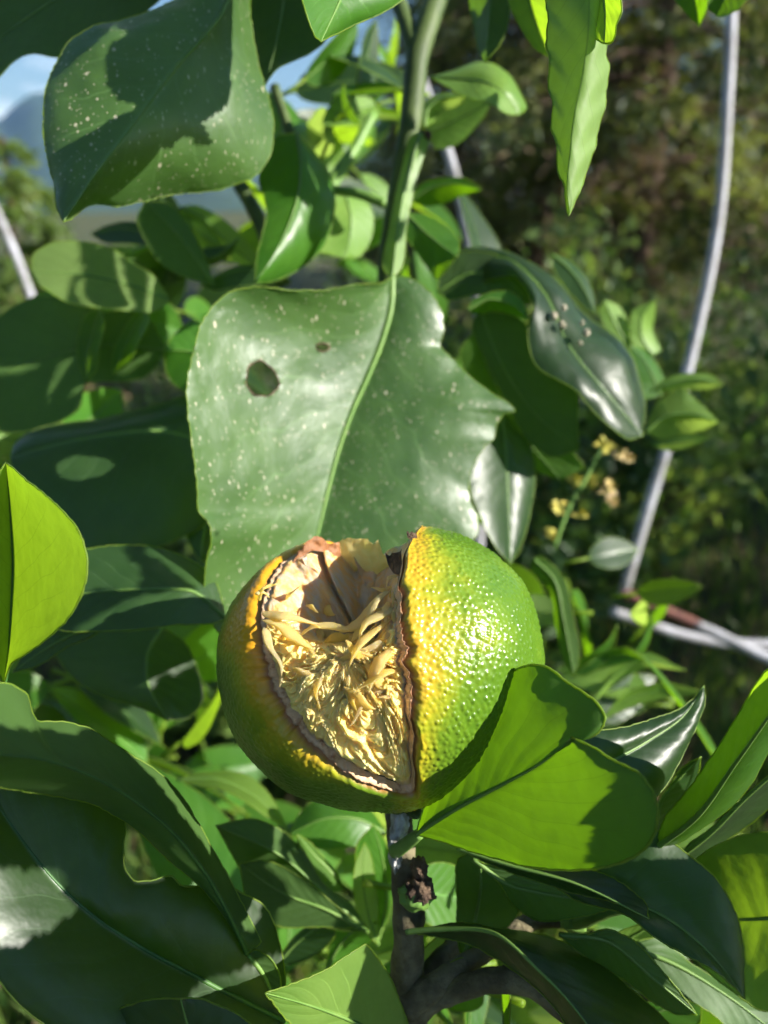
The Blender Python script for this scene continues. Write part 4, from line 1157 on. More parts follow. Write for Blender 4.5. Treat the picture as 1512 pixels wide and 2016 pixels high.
sacs = [sac_mesh(i) for i in range(14)]
core = np.array([-.006, -.004, .006])
made = 0
rs = random.Random(5)
front = [(x, y) for x, y, b in RIM if not b]
cand = []
while len(cand) < 340:
    x, y = rs.uniform(495, 815), rs.uniform(1050, 1570)
    if inside(front, x, y):
        cand.append((x, y))
cand.sort(key=lambda c: -c[1])
for x, y in cand:
    dv = hit(x, y)
    th = math.acos(max(-1, min(1, float(dv @ cdir))))
    ps = math.atan2(float(dv @ e2), float(dv @ e1)) % (2 * math.pi)
    be = float(np.interp(ps, ps4, be4, period=2 * math.pi))
    th = min(th, be * .92)
    d, rho, up, ss = bowl(np.array([th]), np.array([ps]), np.array([be]))
    if y < 1105 or (525 < x < 785 and y > 1200 and rs.random() < .70) or (up[0] > .3 and not (x > 735 or x < 585 or rs.random() < .14)):
        continue
    base = d[0] * (rho[0] + rs.uniform(-.0010, .0006))
    inward = cdir * fruit_R(cdir)[0] * .82 + np.array([.001, -.004, .0]) - base
    il = np.linalg.norm(inward) + 1e-9
    dirv = inward / il * (.9 if il > .006 else .2) + np.array([rs.gauss(0, .36), rs.gauss(0, .36), rs.gauss(0, .16)])
    dirv = dirv - d[0] * (dirv @ d[0]) + d[0] * rs.uniform(-.06, .14)
    dirv /= np.linalg.norm(dirv)
    ln = rs.uniform(.0055, .0105) * (1.0 if ss[0] > .2 else .65)
    dw = Vector((dirv @ FM)); bw = Vector(fw(base)[0])
    o = bpy.data.objects.new('juice_sac', rs.choice(sacs))
    COL.objects.link(o); o.parent = flesh
    yn = Vector(d[0] @ FM); yn = (yn - dw * yn.dot(dw)).normalized(); xn = yn.cross(dw)
    q = Matrix((xn, yn, dw)).transposed().to_4x4() @ Matrix.Rotation(rs.gauss(0, .35), 4, 'Z')
    o.matrix_basis = Matrix.Translation(bw - fruit.location) @ q @ Matrix.Diagonal((ln * rs.uniform(.9, 1.5), ln * rs.uniform(.8, 1.2), ln, 1))
    made += 1
# torn shreds of segment skin among the sacs
def shred_mesh(i):
    rs_ = random.Random(300 + i)
    n, mm = 16, 5
    vs, fs = [], []
    tw = rs_.uniform(-3, 3); b1, b2 = rs_.uniform(-.6, .6), rs_.uniform(-.6, .6)
    for a in range(n):
        u = a / (n - 1)
        w = .16 * (math.sin(math.pi * u ** .7) ** .6) * (1 - .5 * u) + .01
        for b in range(mm):
            v = b / (mm - 1) * 2 - 1
            x, y = v * w, .06 * noise.noise(Vector((v * 2, u * 7, i)))
            x, y = x * math.cos(tw * u) - y * math.sin(tw * u), x * math.sin(tw * u) + y * math.cos(tw * u)
            vs.append((x + b1 * u * u + .06 * math.sin(7 * u + i), y + b2 * u * u, u + .05 * noise.noise(Vector((v * 3, u * 3, i + 9)))))
    for a in range(n - 1):
        for b in range(mm - 1):
            fs.append((a * mm + b, a * mm + b + 1, (a + 1) * mm + b + 1, (a + 1) * mm + b))
    me = bpy.data.meshes.new('membrane_shred'); me.from_pydata(vs, [], fs)
    me.polygons.foreach_set('use_smooth', np.ones(len(me.polygons), bool)); me.materials.append(M['dry'])
    return me


shreds = [shred_mesh(i) for i in range(10)]
for x, y in rs.sample(cand, 26):
    if y < 1190 and x < 745:
        continue
    dv = hit(x, y)
    th = math.acos(max(-1, min(1, float(dv @ cdir)))); ps = math.atan2(float(dv @ e2), float(dv @ e1)) % (2 * math.pi)
    be = float(np.interp(ps, ps4, be4, period=2 * math.pi)); th = min(th, be * .90)
    d, rho, up, ss = bowl(np.array([th]), np.array([ps]), np.array([be]))
    base = d[0] * (rho[0] + rs.uniform(.0, .0015))
    inward = cdir * fruit_R(cdir)[0] * .86 + np.array([.001, -.003, .0]) - base
    il = np.linalg.norm(inward) + 1e-9
    dirv = inward / il * .8 + np.array([rs.gauss(0, .4), rs.gauss(0, .45), rs.gauss(.0, .12)]); dirv /= np.linalg.norm(dirv)
    ln = rs.uniform(.005, .010) * (1.0 if ss[0] > .2 else .6)
    o = bpy.data.objects.new('membrane_shred', rs.choice(shreds)); COL.objects.link(o); o.parent = flesh
    q = Vector(dirv @ FM).to_track_quat('Z', 'Y').to_matrix().to_4x4() @ Matrix.Rotation(rs.uniform(0, 6.28), 4, 'Z')
    o.matrix_basis = Matrix.Translation(Vector(fw(base)[0]) - fruit.location) @ q @ Matrix.Diagonal((ln, ln, ln, 1))
for (x, y, d, dx, dy, dz, ln, k_) in ((512, 1205, .160, .8, -.35, .3, .012, 4), (516, 1222, .159, .85, -.5, .25, .013, 1), (514, 1238, .158, .6, -.75, .2, .011, 8), (545, 1262, .160, .9, -.1, .2, .010, 2), (590, 1250, .165, .9, .25, .1, .012, 0),
                                  (770, 1190, .160, -.7, -.7, .1, .014, 4), (775, 1220, .158, -.8, -.5, .1, .013, 3), (772, 1165, .162, -.6, -.8, .1, .014, 0), (780, 1270, .155, -.6, -.6, .2, .011, 5), (780, 1320, .153, -.8, -.3, .2, .010, 6)):
    o = bpy.data.objects.new('juice_sac', sacs[k_]); COL.objects.link(o); o.parent = flesh
    dw = (R_CAM * dx + U_CAM * dy + B_CAM * dz).normalized()
    q = dw.to_track_quat('Z', 'Y').to_matrix().to_4x4()
    o.matrix_basis = Matrix.Translation(P(x, y, d) - fruit.location) @ q @ Matrix.Diagonal((ln * 1.05, ln * 1.05, ln, 1))


def strip(name, A, B, mat, parent, n=40, mrows=18, wav=.0006, ws=260, label=None):
    a = catmull([tuple(P(*p)) for p in A], n); b = catmull([tuple(P(*p)) for p in B], n)
    vs, fs = [], []
    for i in range(n):
        for j in range(mrows):
            v = j / (mrows - 1)
            q = a[i] * (1 - v) + b[i] * v
            w = noise.noise(Vector(q) * ws) + .5 * noise.noise(Vector(q) * ws * 2.7)
            e = (R_CAM * noise.noise(Vector(q) * 700) + U_CAM * noise.noise(Vector(q) * 700 + Vector((5, 5, 5)))) * .0005 * max(0, 1 - v * 5)
            vs.append(q + np.array(B_CAM) * wav * w + np.array(e))
    for i in range(n - 1):
        for j in range(mrows - 1):
            fs.append((i * mrows + j, i * mrows + j + 1, (i + 1) * mrows + j + 1, (i + 1) * mrows + j))
    o = mesh_obj(name, vs, fs, mat, parent)
    if label:
        o['label'] = label
    return o


M['white_wall'] = simple_mat('segment_wall', (0.50, 0.42, 0.34), .6, (0.55, 0.36, 0.18), 140, .6, 420, sss=.3, sss_r=(1, .6, .3), sss_s=.003, dist=.001)
M['orange_wall'] = simple_mat('segment_wall_orange', (0.72, 0.42, 0.13), .5, (0.74, 0.55, 0.34), 160, .5, 420, sss=.3, sss_r=(1, .6, .2), sss_s=.003, dist=.001)
strip('segment_wall', [(596, 1098, .181), (618, 1150, .179), (648, 1215, .178), (690, 1278, .177)], [(650, 1078, .196), (682, 1150, .192), (712, 1215, .187), (735, 1268, .181)], M['white_wall'], fruit)
strip('segment_wall', [(655, 1082, .193), (690, 1150, .190), (722, 1205, .186), (745, 1240, .182)], [(702, 1078, .203), (730, 1140, .199), (752, 1190, .193), (764, 1220, .186)], M['orange_wall'], fruit)
strip('segment_wall', [(690, 1085, .194), (712, 1135, .192), (742, 1190, .187), (760, 1215, .183)], [(706, 1078, .198), (732, 1130, .195), (756, 1180, .190), (766, 1205, .186)], M['white_wall'], fruit)
strip('membrane', [(655, 1072, .194), (672, 1063, .192), (698, 1059, .191), (722, 1063, .190), (738, 1072, .190), (745, 1064, .189), (752, 1085, .190), (776, 1112, .189)],
      [(682, 1150, .199), (694, 1165, .199), (708, 1180, .199), (722, 1190, .198), (738, 1190, .196), (748, 1190, .195), (756, 1190, .194), (768, 1185, .192)], M['dry'], fruit, n=60, label='pale yellow segment skin standing up at the top of the split')
strip('peel_flap', [(585, 1090, .184), (600, 1072, .184), (618, 1056, .185), (634, 1058, .187), (650, 1070, .189), (668, 1066, .191)], [(575, 1112, .182), (594, 1098, .183), (612, 1085, .184), (632, 1086, .186), (650, 1092, .190), (672, 1096, .193)], M['pith'], fruit, wav=.0012)
strip('peel_scrap', [(800, 1046, .170), (806, 1052, .170), (812, 1046, .170), (820, 1048, .170)], [(802, 1058, .170), (808, 1062, .170), (814, 1060, .170), (822, 1060, .170)], M['callus'], fruit, n=14, mrows=6)
strip('peel_scrap', [(758, 1088, .172), (764, 1093, .172), (772, 1088, .170), (782, 1086, .168), (790, 1080, .167)], [(764, 1112, .171), (772, 1125, .169), (778, 1130, .167), (786, 1130, .165), (792, 1125, .164)], M['callus'], fruit, n=22, mrows=8, wav=.001)
# loose fibres
for c in (((510, 1180), (518, 1158), (535, 1152), (545, 1150)), ((640, 1170), (650, 1160), (665, 1166), (675, 1175)), ((625, 1200), (634, 1180), (645, 1162), (648, 1160)),
          ((660, 1335), (690, 1350), (720, 1352), (740, 1350)), ((690, 1330), (705, 1352), (712, 1372), (720, 1385)), ((640, 1322), (670, 1345), (700, 1355), (735, 1362)), ((700, 1310), (706, 1340), (700, 1365), (690, 1380)),
          ((560, 1228), (585, 1222), (610, 1226), (630, 1236)), ((505, 1170), (512, 1164), (522, 1168), (530, 1176)), ((670, 1290), (690, 1296), (712, 1310), (730, 1330))):
    dd = .160 if c[0][0] < 560 else (.185 if c[0][1] < 1210 else .163)
    tube('fibre', [(x, y, dd + random.uniform(-.002, .002), r) for (x, y), r in zip(c, (.00045, .0004, .0003, .00012))], M['dry'], fruit, seg=6, n=16, rough=.3, fscale=900)
# calyx disc under the fruit
bm = bmesh.new(); bmesh.ops.create_uvsphere(bm, u_segments=40, v_segments=14, radius=1.0)
cc = P(806, 1576, .186); vs = []
for v in bm.verts:
    a = math.atan2(v.co.y, v.co.x)
    k_ = 1 + .25 * math.cos(5 * a) * math.hypot(v.co.x, v.co.y)
    vs.append(cc + Vector((v.co.x * k_ * .0050, v.co.y * k_ * .0050, v.co.z * .0018 + .0004 * noise.noise(v.co * 4))))
fs = [[v.index for v in f.verts] for f in bm.faces]; bm.free()
mesh_obj('calyx', [list(v) for v in vs], fs, M['stem_green'], fruit)


# shade cast by leaf cut-outs added out of view; these stay in the sun:
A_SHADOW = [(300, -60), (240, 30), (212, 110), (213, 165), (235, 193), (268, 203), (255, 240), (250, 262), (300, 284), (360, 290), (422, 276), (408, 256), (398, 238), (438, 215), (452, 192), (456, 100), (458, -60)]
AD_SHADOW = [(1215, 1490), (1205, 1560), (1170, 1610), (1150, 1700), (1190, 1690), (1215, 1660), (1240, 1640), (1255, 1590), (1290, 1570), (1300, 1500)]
for q in PV[::9, ::9].reshape(-1, 3):
    if q[2] > -.01:
        KEEP_LIT.append(Vector(fw(q)[0]) + SUN * .004)
keep_lit(LF_AD, not_poly=[(1130, 1480), (1130, 1730), (1320, 1730), (1320, 1480)])
keep_lit(LF_E, step=4)
keep_lit(LF_A, [(460, 0), (460, 200), (430, 280), (250, 300), (150, 400), (480, 400), (560, 250), (500, 0)])
keep_lit(LF_A, [(230, 60), (205, 110), (205, 170), (240, 260), (130, 390), (90, 300), (100, 190)])
for q in (LF_R, LF_AE, LF_AF, LF_AH, LF_I, LF_C, LF_H2, LF_H3, LF_G, LF_AG, LF_Y, LF_Z, LF_H):
    keep_lit(q)
keep_lit(LF_F, [(505, 380), (640, 420), (650, 470), (560, 570), (490, 570)])
keep_lit(LF_K, [(920, 940), (1060, 940), (1060, 1120), (920, 1120)])
keep_lit(LF_M, [(50, 460), (150, 465), (155, 520), (130, 590), (50, 590)])
keep_lit(LF_V, [(530, 1960), (700, 1880), (680, 2016), (560, 2016)])
keep_lit(LF_AP, [(170, 1080), (240, 1075), (245, 1110), (275, 1140), (170, 1160)])
keep_lit(LF_S, [(-20, 1345), (55, 1370), (65, 1425), (-20, 1415)])
keep_lit(LF_T, [(-20, 1742), (100, 1745), (150, 1795), (95, 1830), (-20, 1860)], step=1)

shade_caster(LF_A, A_SHADOW)
shade_caster(LF_A, [(250, 20), (215, 60), (165, 105), (95, 165), (60, 165), (60, 20)])
shade_caster(LF_F, [(500, 240), (690, 240), (690, 440), (655, 440), (640, 400), (615, 340), (600, 312), (640, 400), (625, 372), (608, 360), (600, 362), (560, 340), (548, 322), (550, 350), (540, 365), (505, 345)])
shade_caster(LF_M, [(150, 460), (158, 510), (140, 560), (130, 610), (360, 640), (360, 460)])
shade_caster(LF_N)
shade_caster(LF_O)
shade_caster(LF_B)
shade_caster(LF_B2)
shade_caster(LF_AP, [(242, 1060), (248, 1085), (254, 1108), (240, 1112), (270, 1130), (288, 1146), (250, 1145), (226, 1150), (232, 1158), (190, 1158), (165, 1170), (60, 1200), (60, 1260), (460, 1260), (460, 1060)])
shade_caster(LF_AQ, [(320, 1240), (350, 1300), (320, 1330), (240, 1330), (240, 1400), (420, 1430), (420, 1240)])
shade_caster(LF_S, [(-80, 1420), (70, 1440), (90, 1436), (190, 1460), (300, 1530), (400, 1660), (470, 1790), (478, 1800), (495, 1860), (400, 1900), (-80, 1600)])
shade_caster(LF_T, [(-100, 1400), (-100, 1738), (0, 1740), (105, 1743), (160, 1795), (165, 1797), (700, 1797), (700, 1400)])
shade_caster(LF_T, [(160, 1790), (100, 1836), (62, 1846), (54, 1861), (-100, 1868), (-100, 2200), (700, 2200), (700, 1790)])
shade_caster(LF_U)
shade_caster(LF_V, [(722, 1850), (716, 1900), (700, 1950), (684, 1990), (694, 2016), (690, 2120), (860, 2120), (860, 1850)])
shade_caster(LF_AD, [(1215, 1490), (1205, 1560), (1170, 1610), (1150, 1700), (1190, 1690), (1215, 1660), (1240, 1640), (1255, 1590), (1290, 1570), (1300, 1500)])
shade_caster(LF_AI, [(1000, 1600), (1000, 1800), (1240, 1800), (1290, 1822), (1350, 1858), (1440, 1930), (1480, 1990), (1500, 1600)])
shade_caster(LF_AJ)
shade_caster(LF_AL)
shade_caster(LF_J)
shade_caster(LF_X)


# ------------------------------------------------------------------ ground, hills, sky line
def struct(o, kind='structure', label=None, cat=None):
    o['kind'] = kind
    if label:
        o['label'] = label
    if cat:
        o['category'] = cat
    return o


def smooth(x):
    x = min(1, max(0, x)); return x * x * (3 - 2 * x)


vs, fs = [], []
rings = [0.0] + [0.25 * 1.17 ** i for i in range(74)]
NA = 96
for r in rings:
    for a in range(NA):
        an = 2 * math.pi * a / NA
        x, y = r * math.sin(an), r * math.cos(an)
        h = 0.05 * noise.noise(Vector((x * .8, y * .8, 0)))
        h -= 150 * smooth((r - 14) / 1600)
        right = smooth((x - 1.0) / 6.0) * smooth((y - 1) / 4)
        h += right * 0.9 * smooth(1 - (r - 12) / 60)
        h += 25 * noise.noise(Vector((x * .0012, y * .0012, 2))) * smooth((r - 300) / 2000)
        vs.append((x, y, h))
for i in range(len(rings) - 1):
    for a in range(NA):
        a2 = (a + 1) % NA
        fs.append((i * NA + a, i * NA + a2, (i + 1) * NA + a2, (i + 1) * NA + a))
M['ground'] = simple_mat('grassy_ground', (0.040, 0.065, 0.018), .9, (0.085, 0.080, 0.034), 1.6, .5, 12, dist=.05, detail=9)
struct(mesh_obj('ground', vs, fs, M['ground']))
M['forest'] = simple_mat('forest_hill', (0.035, 0.065, 0.030), .95, (0.022, 0.045, 0.022), .006, 0, detail=9)


def ridge(name, dist, azc, span, height, base, seed, depth=2600):
    vs, fs = [], []
    n, mm = 160, 16
    for i in range(n):
        t = i / (n - 1)
        az = azc + (t - .5) * span
        top = height * (0.62 + 0.42 * noise.noise(Vector((t * 3.1, seed, 0))) + .16 * noise.noise(Vector((t * 11, seed, 1))) + .05 * noise.noise(Vector((t * 40, seed, 2))))
        for j in range(mm):
            s = j / (mm - 1)
            r = dist + depth * s
            spur = 1 + .25 * noise.noise(Vector((t * 16, s * 3, seed)))
            h = base + (top - base) * min(1.0, (s ** .85) * spur) if j < mm - 1 else base + (top - base)
            vs.append((r * math.sin(az), r * math.cos(az), h + CAM_Z))
    for i in range(n - 1):
        for j in range(mm - 1):
            fs.append((i * mm + j, (i + 1) * mm + j, (i + 1) * mm + j + 1, i * mm + j + 1))
    return struct(mesh_obj(name, vs, fs, M['forest']))


ridge('mountain', 6200, math.radians(-27), math.radians(58), 1420, -150, 4.3, 2800)
ridge('hill', 3300, math.radians(-24), math.radians(44), 60, -150, 8.1, 900)
# town on the far shore: a pale streak of houses too far off to tell apart
M['town'] = simple_mat('town_walls', (0.75, 0.74, 0.72), .7, (0.5, 0.5, 0.52), .03)
vs, fs = [], []
for i in range(420):
    az = math.radians(RNG.uniform(-33, -11)); r = RNG.uniform(3080, 3330)
    x, y = r * math.sin(az), r * math.cos(az); z0 = -150 + RNG.normal(18, 9) + (math.degrees(az) + 24) * -1.2
    w, dp, h = RNG.uniform(8, 26), RNG.uniform(8, 18), RNG.uniform(6, 15)
    b = len(vs)
    for dx, dy, dz in ((-1, -1, 0), (1, -1, 0), (1, 1, 0), (-1, 1, 0), (-1, -1, 1), (1, -1, 1), (1, 1, 1), (-1, 1, 1), (-1, 0, 1.4), (1, 0, 1.4)):
        vs.append((x + dx * w / 2, y + dy * dp / 2, z0 + dz * h))
    fs += [(b, b + 1, b + 5, b + 4), (b + 1, b + 2, b + 6, b + 9, b + 5), (b + 2, b + 3, b + 7, b + 6), (b + 3, b, b + 4, b + 8, b + 7), (b + 4, b + 5, b + 9, b + 8), (b + 6, b + 7, b + 8, b + 9)]
struct(mesh_obj('town', vs, fs, M['town'], smooth=False), 'stuff', 'pale streak of a distant town below the blue mountain', 'town')

# ------------------------------------------------------------------ trees and shrubs behind
M['needle_a'] = thin_mat('cedar_spray', (0.12, 0.16, 0.032), (0.26, 0.31, 0.05), .42, .6, (0.17, 0.18, 0.045), 3)
M['needle_b'] = thin_mat('cedar_spray_dark', (0.030, 0.060, 0.018), (0.06, 0.11, 0.02), .3, .6, (0.05, 0.075, 0.02), 3)
M['needle_c'] = thin_mat('cedar_spray_brown', (0.21, 0.155, 0.085), (0.22, 0.15, 0.07), .3, .7, (0.15, 0.10, 0.06), 3)
M['shrub_a'] = thin_mat('shrub_leaf', (0.055, 0.115, 0.025), (0.16, 0.30, 0.03), .35, .45, (0.035, 0.085, 0.02), 6)
M['shrub_b'] = thin_mat('shrub_leaf_light', (0.13, 0.20, 0.04), (0.30, 0.42, 0.06), .4, .45, (0.09, 0.15, 0.03), 6)
M['trunk'] = simple_mat('cedar_bark', (0.16, 0.10, 0.07), .9, (0.07, 0.045, 0.035), 14, .8, 40, dist=.02)


def quads(centres, dirs_, L, W, rng, jit=.5):
    """leaf-like folded quads: centres (n,3), direction each, length, width"""
    n = len(centres)
    d = dirs_ + rng.normal(0, jit, (n, 3)); d /= np.linalg.norm(d, axis=1)[:, None]
    s = np.cross(d, rng.normal(0, 1, (n, 3))); s /= np.linalg.norm(s, axis=1)[:, None]
    up = np.cross(s, d)
    L = L * rng.uniform(.6, 1.3, n)[:, None]; W = W * rng.uniform(.6, 1.3, n)[:, None]
    v = np.stack([centres, centres + d * L * .5 + s * W * .5 + up * W * .15, centres + d * L, centres + d * L * .5 - s * W * .5 + up * W * .15], 1).reshape(-1, 3)
    f = [(4 * i, 4 * i + 1, 4 * i + 2, 4 * i + 3) for i in range(n)]
    return v, f


def cedar(x, y, z0, height, rad, seed, label, n_br=70, per=150, mats=('needle_a', 'needle_b', 'needle_c'), mix=(.62, .22, .16), leafL=.075, leafW=.03, low=.06, group='cedars standing behind the citrus tree'):
    rng = np.random.default_rng(seed)
    t = thing('cedar_tree', label, 'tree', (x, y, z0), group)
    pts = [np.array((x + .03 * math.sin(k), y + .03 * math.cos(2 * k), z0 + height * k / 8)) for k in range(9)]
    v, f = tube_data(np.array(pts), [max(.012, .055 * rad * (1 - k / 8.5)) for k in range(9)], 12, 0, .12, 1, 5)
    mesh_obj('trunk', v, f, M['trunk'], t)
    C, D, I = [], [], []
    bv, bf = [], []
    for b in range(n_br):
        hh = low + (1 - low) * (b + rng.random()) / n_br
        az = rng.uniform(0, 2 * math.pi)
        ln = rad * (1 - hh) ** .62 * rng.uniform(.65, 1.12) + .08
        o = np.array((x, y, z0 + height * hh))
        out = np.array((math.cos(az), math.sin(az), 0))
        lin = np.linspace(0, 1, 6)[:, None]
        br = o + out * ln * lin + np.array((0, 0, 1)) * (0.18 * ln * lin - .55 * ln * lin**2)
        v, f = tube_data(br, np.linspace(.011, .003, 6) * rad, 5, len(bv))
        bv += [list(q) for q in v]; bf += f
        kk = int(per * (ln / rad + .25))
        u = rng.uniform(.28, 1.03, kk) ** .8
        p = o + out * ln * u[:, None] + np.array((0, 0, 1)) * (0.18 * ln * u - .55 * ln * u**2)[:, None]
        nn = 3
        cu_ = rng.uniform(.35, 1.0, nn)
        cl = o + out * ln * cu_[:, None] + np.array((0, 0, 1)) * (0.18 * ln * cu_ - .55 * ln * cu_**2)[:, None] + rng.normal(0, 1, (nn, 3)) * .10 * rad
        wh = rng.integers(0, nn, kk)
        p = cl[wh] + rng.normal(0, .055 * rad, (kk, 3)) * np.array((1, 1, .75)) + (p - p.mean(0)) * .12
        dd = out * .7 + np.array((0, 0, -.55)) + rng.normal(0, .3, (kk, 3))
        C.append(p); D.append(dd)
        w = rng.choice(3, size=nn, p=mix)
        I.append(np.where(rng.random(kk) < .8, w[wh], rng.choice(3, size=kk, p=mix)))
    C, D, I = np.vstack(C), np.vstack(D), np.concatenate(I)
    mesh_obj('branches', bv, bf, M['trunk'], t)
    v, f = quads(C, D, leafL, leafW, rng)
    mesh_obj('crown', v, f, [M[k] for k in mats], t, smooth=False, midx=I)
    return t


def shrub(x, y, z0, h, rad, seed, label, n=2200, L=.05, W=.024, mat=('shrub_a', 'shrub_b'), mix=.3, group='leafy shrubs behind the citrus tree'):
    rng = np.random.default_rng(seed)
    t = thing('shrub', label, 'shrub', (x, y, z0), group)
    C, D, I = [], [], []
    sv, sf = [], []
    ns = 16
    for s in range(ns):
        az = rng.uniform(0, 2 * math.pi); sp = rng.uniform(.25, 1) * rad
        tip = np.array((x + math.cos(az) * sp, y + math.sin(az) * sp, z0 + h * rng.uniform(.45, 1.02)))
        lin = np.linspace(0, 1, 6)[:, None]
        o = np.array((x, y, z0))
        br = o + (tip - o) * lin + np.array((0, 0, .25 * h)) * (lin * (1 - lin))
        v, f = tube_data(br, np.linspace(.010, .002, 6), 5, len(sv)); sv += [list(q) for q in v]; sf += f
        kk = n // ns
        u = rng.uniform(.25, 1.02, kk)
        p = o + (tip - o) * u[:, None] + np.array((0, 0, .25 * h)) * (u * (1 - u))[:, None] + rng.normal(0, .12 * rad, (kk, 3))
        C.append(p); D.append((tip - o) / np.linalg.norm(tip - o) * .5 + rng.normal(0, .6, (kk, 3)) + np.array((0, 0, .1)))
        I.append((rng.random(kk) < (mix if rng.random() < .7 else .9)).astype(int))
    mesh_obj('stems', sv, sf, M['trunk'], t)
    v, f = quads(np.vstack(C), np.vstack(D), L, W, rng, .3)
    mesh_obj('crown', v, f, [M[k] for k in mat], t, smooth=False, midx=np.concatenate(I))
    return t


def ground_pt(px, py, dist):
    """a place on the ground seen under the pixel column px, dist metres ahead"""
    return (px - CX) / FPX * dist * math.cos(PITCH), dist


for i, (px, dist, hgt, rad, lab) in enumerate((
        (1060, 5.3, 4.0, 1.2, 'cedar behind the rolled hanging leaf'),
        (900, 7.0, 2.3, 1.5, 'low dark cedar beside the stem, under the blue sky gap'),
        (1270, 4.9, 5.0, 1.4, 'yellow green cedar behind the long white pole at the right'),
        (1500, 5.9, 6.0, 1.7, 'yellow green cedar at the right edge of the picture'),
        (1120, 7.4, 5.4, 1.9, 'cedar of the back row, right of the stem'),
        (1400, 8.4, 7.4, 2.2, 'tall cedar of the back row behind the white pole'),
        (1640, 9.0, 8.0, 2.4, 'tall cedar of the back row at the right edge'))):
    gx, gy = ground_pt(px, 0, dist)
    cedar(gx, gy, .4, hgt, rad, 20 + i, lab, n_br=110, per=330, leafL=.06, leafW=.024)
cedar(4.0, .95, 0, 4.0, 1.3, 34, 'nearest added cedar out of view on the right, shading the shrubs', n_br=110, per=330, leafL=.06, leafW=.024)  # unseen, added to throw shade over the lower right
cedar(4.3, 2.5, 0, 3.6, 1.3, 33, 'added cedar out of view on the right, shading the shrubs', n_br=110, per=330, leafL=.06, leafW=.024)  # second unseen tree added to keep the right hand shrubs dark
gx, gy = ground_pt(12, 0, 3.2)
cedar(gx, gy, 0, 1.24, .32, 40, 'sunlit yellow green conifer at the far left', n_br=60, per=110, mix=(.85, .1, .05), leafL=.05, leafW=.02, group=None, mats=('shrub_b', 'needle_a', 'needle_c'))
gx, gy = ground_pt(-20, 0, 4.2)
shrub(gx, gy, 0, .55, .5, 50, 'sunlit shrub low at the left edge', mix=.7)
for i, (px, dist, h, rad, mix, lab) in enumerate((
        (1230, 1.75, .62, .42, .25, 'leafy shrub below the white pole'), (1460, 2.1, .8, .5, .2, 'leafy shrub at the right edge behind the bent pipe'), (1050, 2.3, .75, .45, .3, 'leafy shrub behind the fruit at right'),
        (1330, 3.0, .95, .6, .15, 'dark shrub under the cedars'), (300, 2.2, .42, .5, .5, 'low shrub seen under the dark left leaves'), (650, 2.6, .7, .6, .35, 'low shrub behind the large leaf'),
        (480, 1.3, .30, .34, .45, 'small shrub on the ground left of the fruit'), (820, 1.2, .32, .34, .4, 'small shrub on the ground below the fruit'))):
    gx, gy = ground_pt(px, 0, dist)
    shrub(gx, gy, 0.02, h, rad, 60 + i, lab, mix=mix)
# grass
rng = np.random.default_rng(3)
n = 26000
rr = .35 + 5.0 * rng.random(n) ** 1.4; az = rng.uniform(-.75, .75, n)
gx, gy = rr * np.sin(az), rr * np.cos(az)
C = np.stack([gx, gy, np.array([0.05 * noise.noise(Vector((a * .8, b * .8, 0))) for a, b in zip(gx, gy)]) - .005], 1)
v, f = quads(C, np.tile((0, 0, 1.0), (n, 1)), .11, .010, rng, .35)
g = mesh_obj('grass', v, f, [M['shrub_b'], M['shrub_a'], M['needle_c']], None, smooth=False, midx=rng.choice(3, n, p=(.45, .35, .2)))
struct(g, 'stuff', 'short rough grass on the ground under the trees', 'grass')

# ------------------------------------------------------------------ white poles of the garden frame
M['pole'] = simple_mat('white_plastic', (0.44, 0.44, 0.48), .55, (0.22, 0.21, 0.20), 22)
M['rust'] = simple_mat('rusty_pipe', (0.20, 0.075, 0.05), .7, (0.12, 0.05, 0.04), 60)


def pole(ctrl, label, mat='pole', r=.0056, name='garden_pole', group='white poles of the garden frame'):
    s = catmull([(*P(x, y, d),) for x, y, d in ctrl], 40)
    v, f = tube_data(s, [r] * 40, 14, 0, .05, 1, 60)
    o = mesh_obj(name, v, f, M[mat])
    o['label'] = label; o['category'] = 'pole'
    if group:
        o['group'] = group
    return o


o = pole([(1432, -260, .80), (1440, 0, .80), (1432, 200, .80), (1412, 450, .80), (1370, 660, .80), (1318, 860, .80), (1270, 1020, .80), (1226, 1172, .80)], 'long bent white pole rising at the right')
o = pole([(820, 130, .84), (850, 215, .84), (885, 310, .84), (915, 430, .84), (938, 560, .84), (950, 800, .84), (940, 1100, .85), (900, 1400, .88), (860, 1700, .95)], 'white pole slanting down just right of the stem')
o = pole([(-60, 310, 1.15), (-10, 410, 1.15), (30, 500, 1.15), (60, 580, 1.15), (130, 800, 1.2), (230, 1200, 1.3)], 'white pole slanting down at the left edge', r=.006)
o = pole([(1222, 1166, .80), (1270, 1186, .795), (1330, 1212, .79), (1375, 1232, .785)], 'rusty brown pipe joining the foot of the bent white pole', 'rust', .0062, 'rusty_pipe', None)
o = pole([(1368, 1229, .785), (1420, 1252, .78), (1470, 1276, .775), (1560, 1316, .77), (1700, 1390, .76)], 'straight white pole continuing from the rusty pipe', r=.0056)
o = pole([(1205, 1204, .82), (1260, 1222, .82), (1330, 1246, .82), (1400, 1262, .82), (1480, 1268, .82), (1560, 1266, .82), (1700, 1250, .82)], 'lower white pole curving under the rusty pipe', r=.0055)

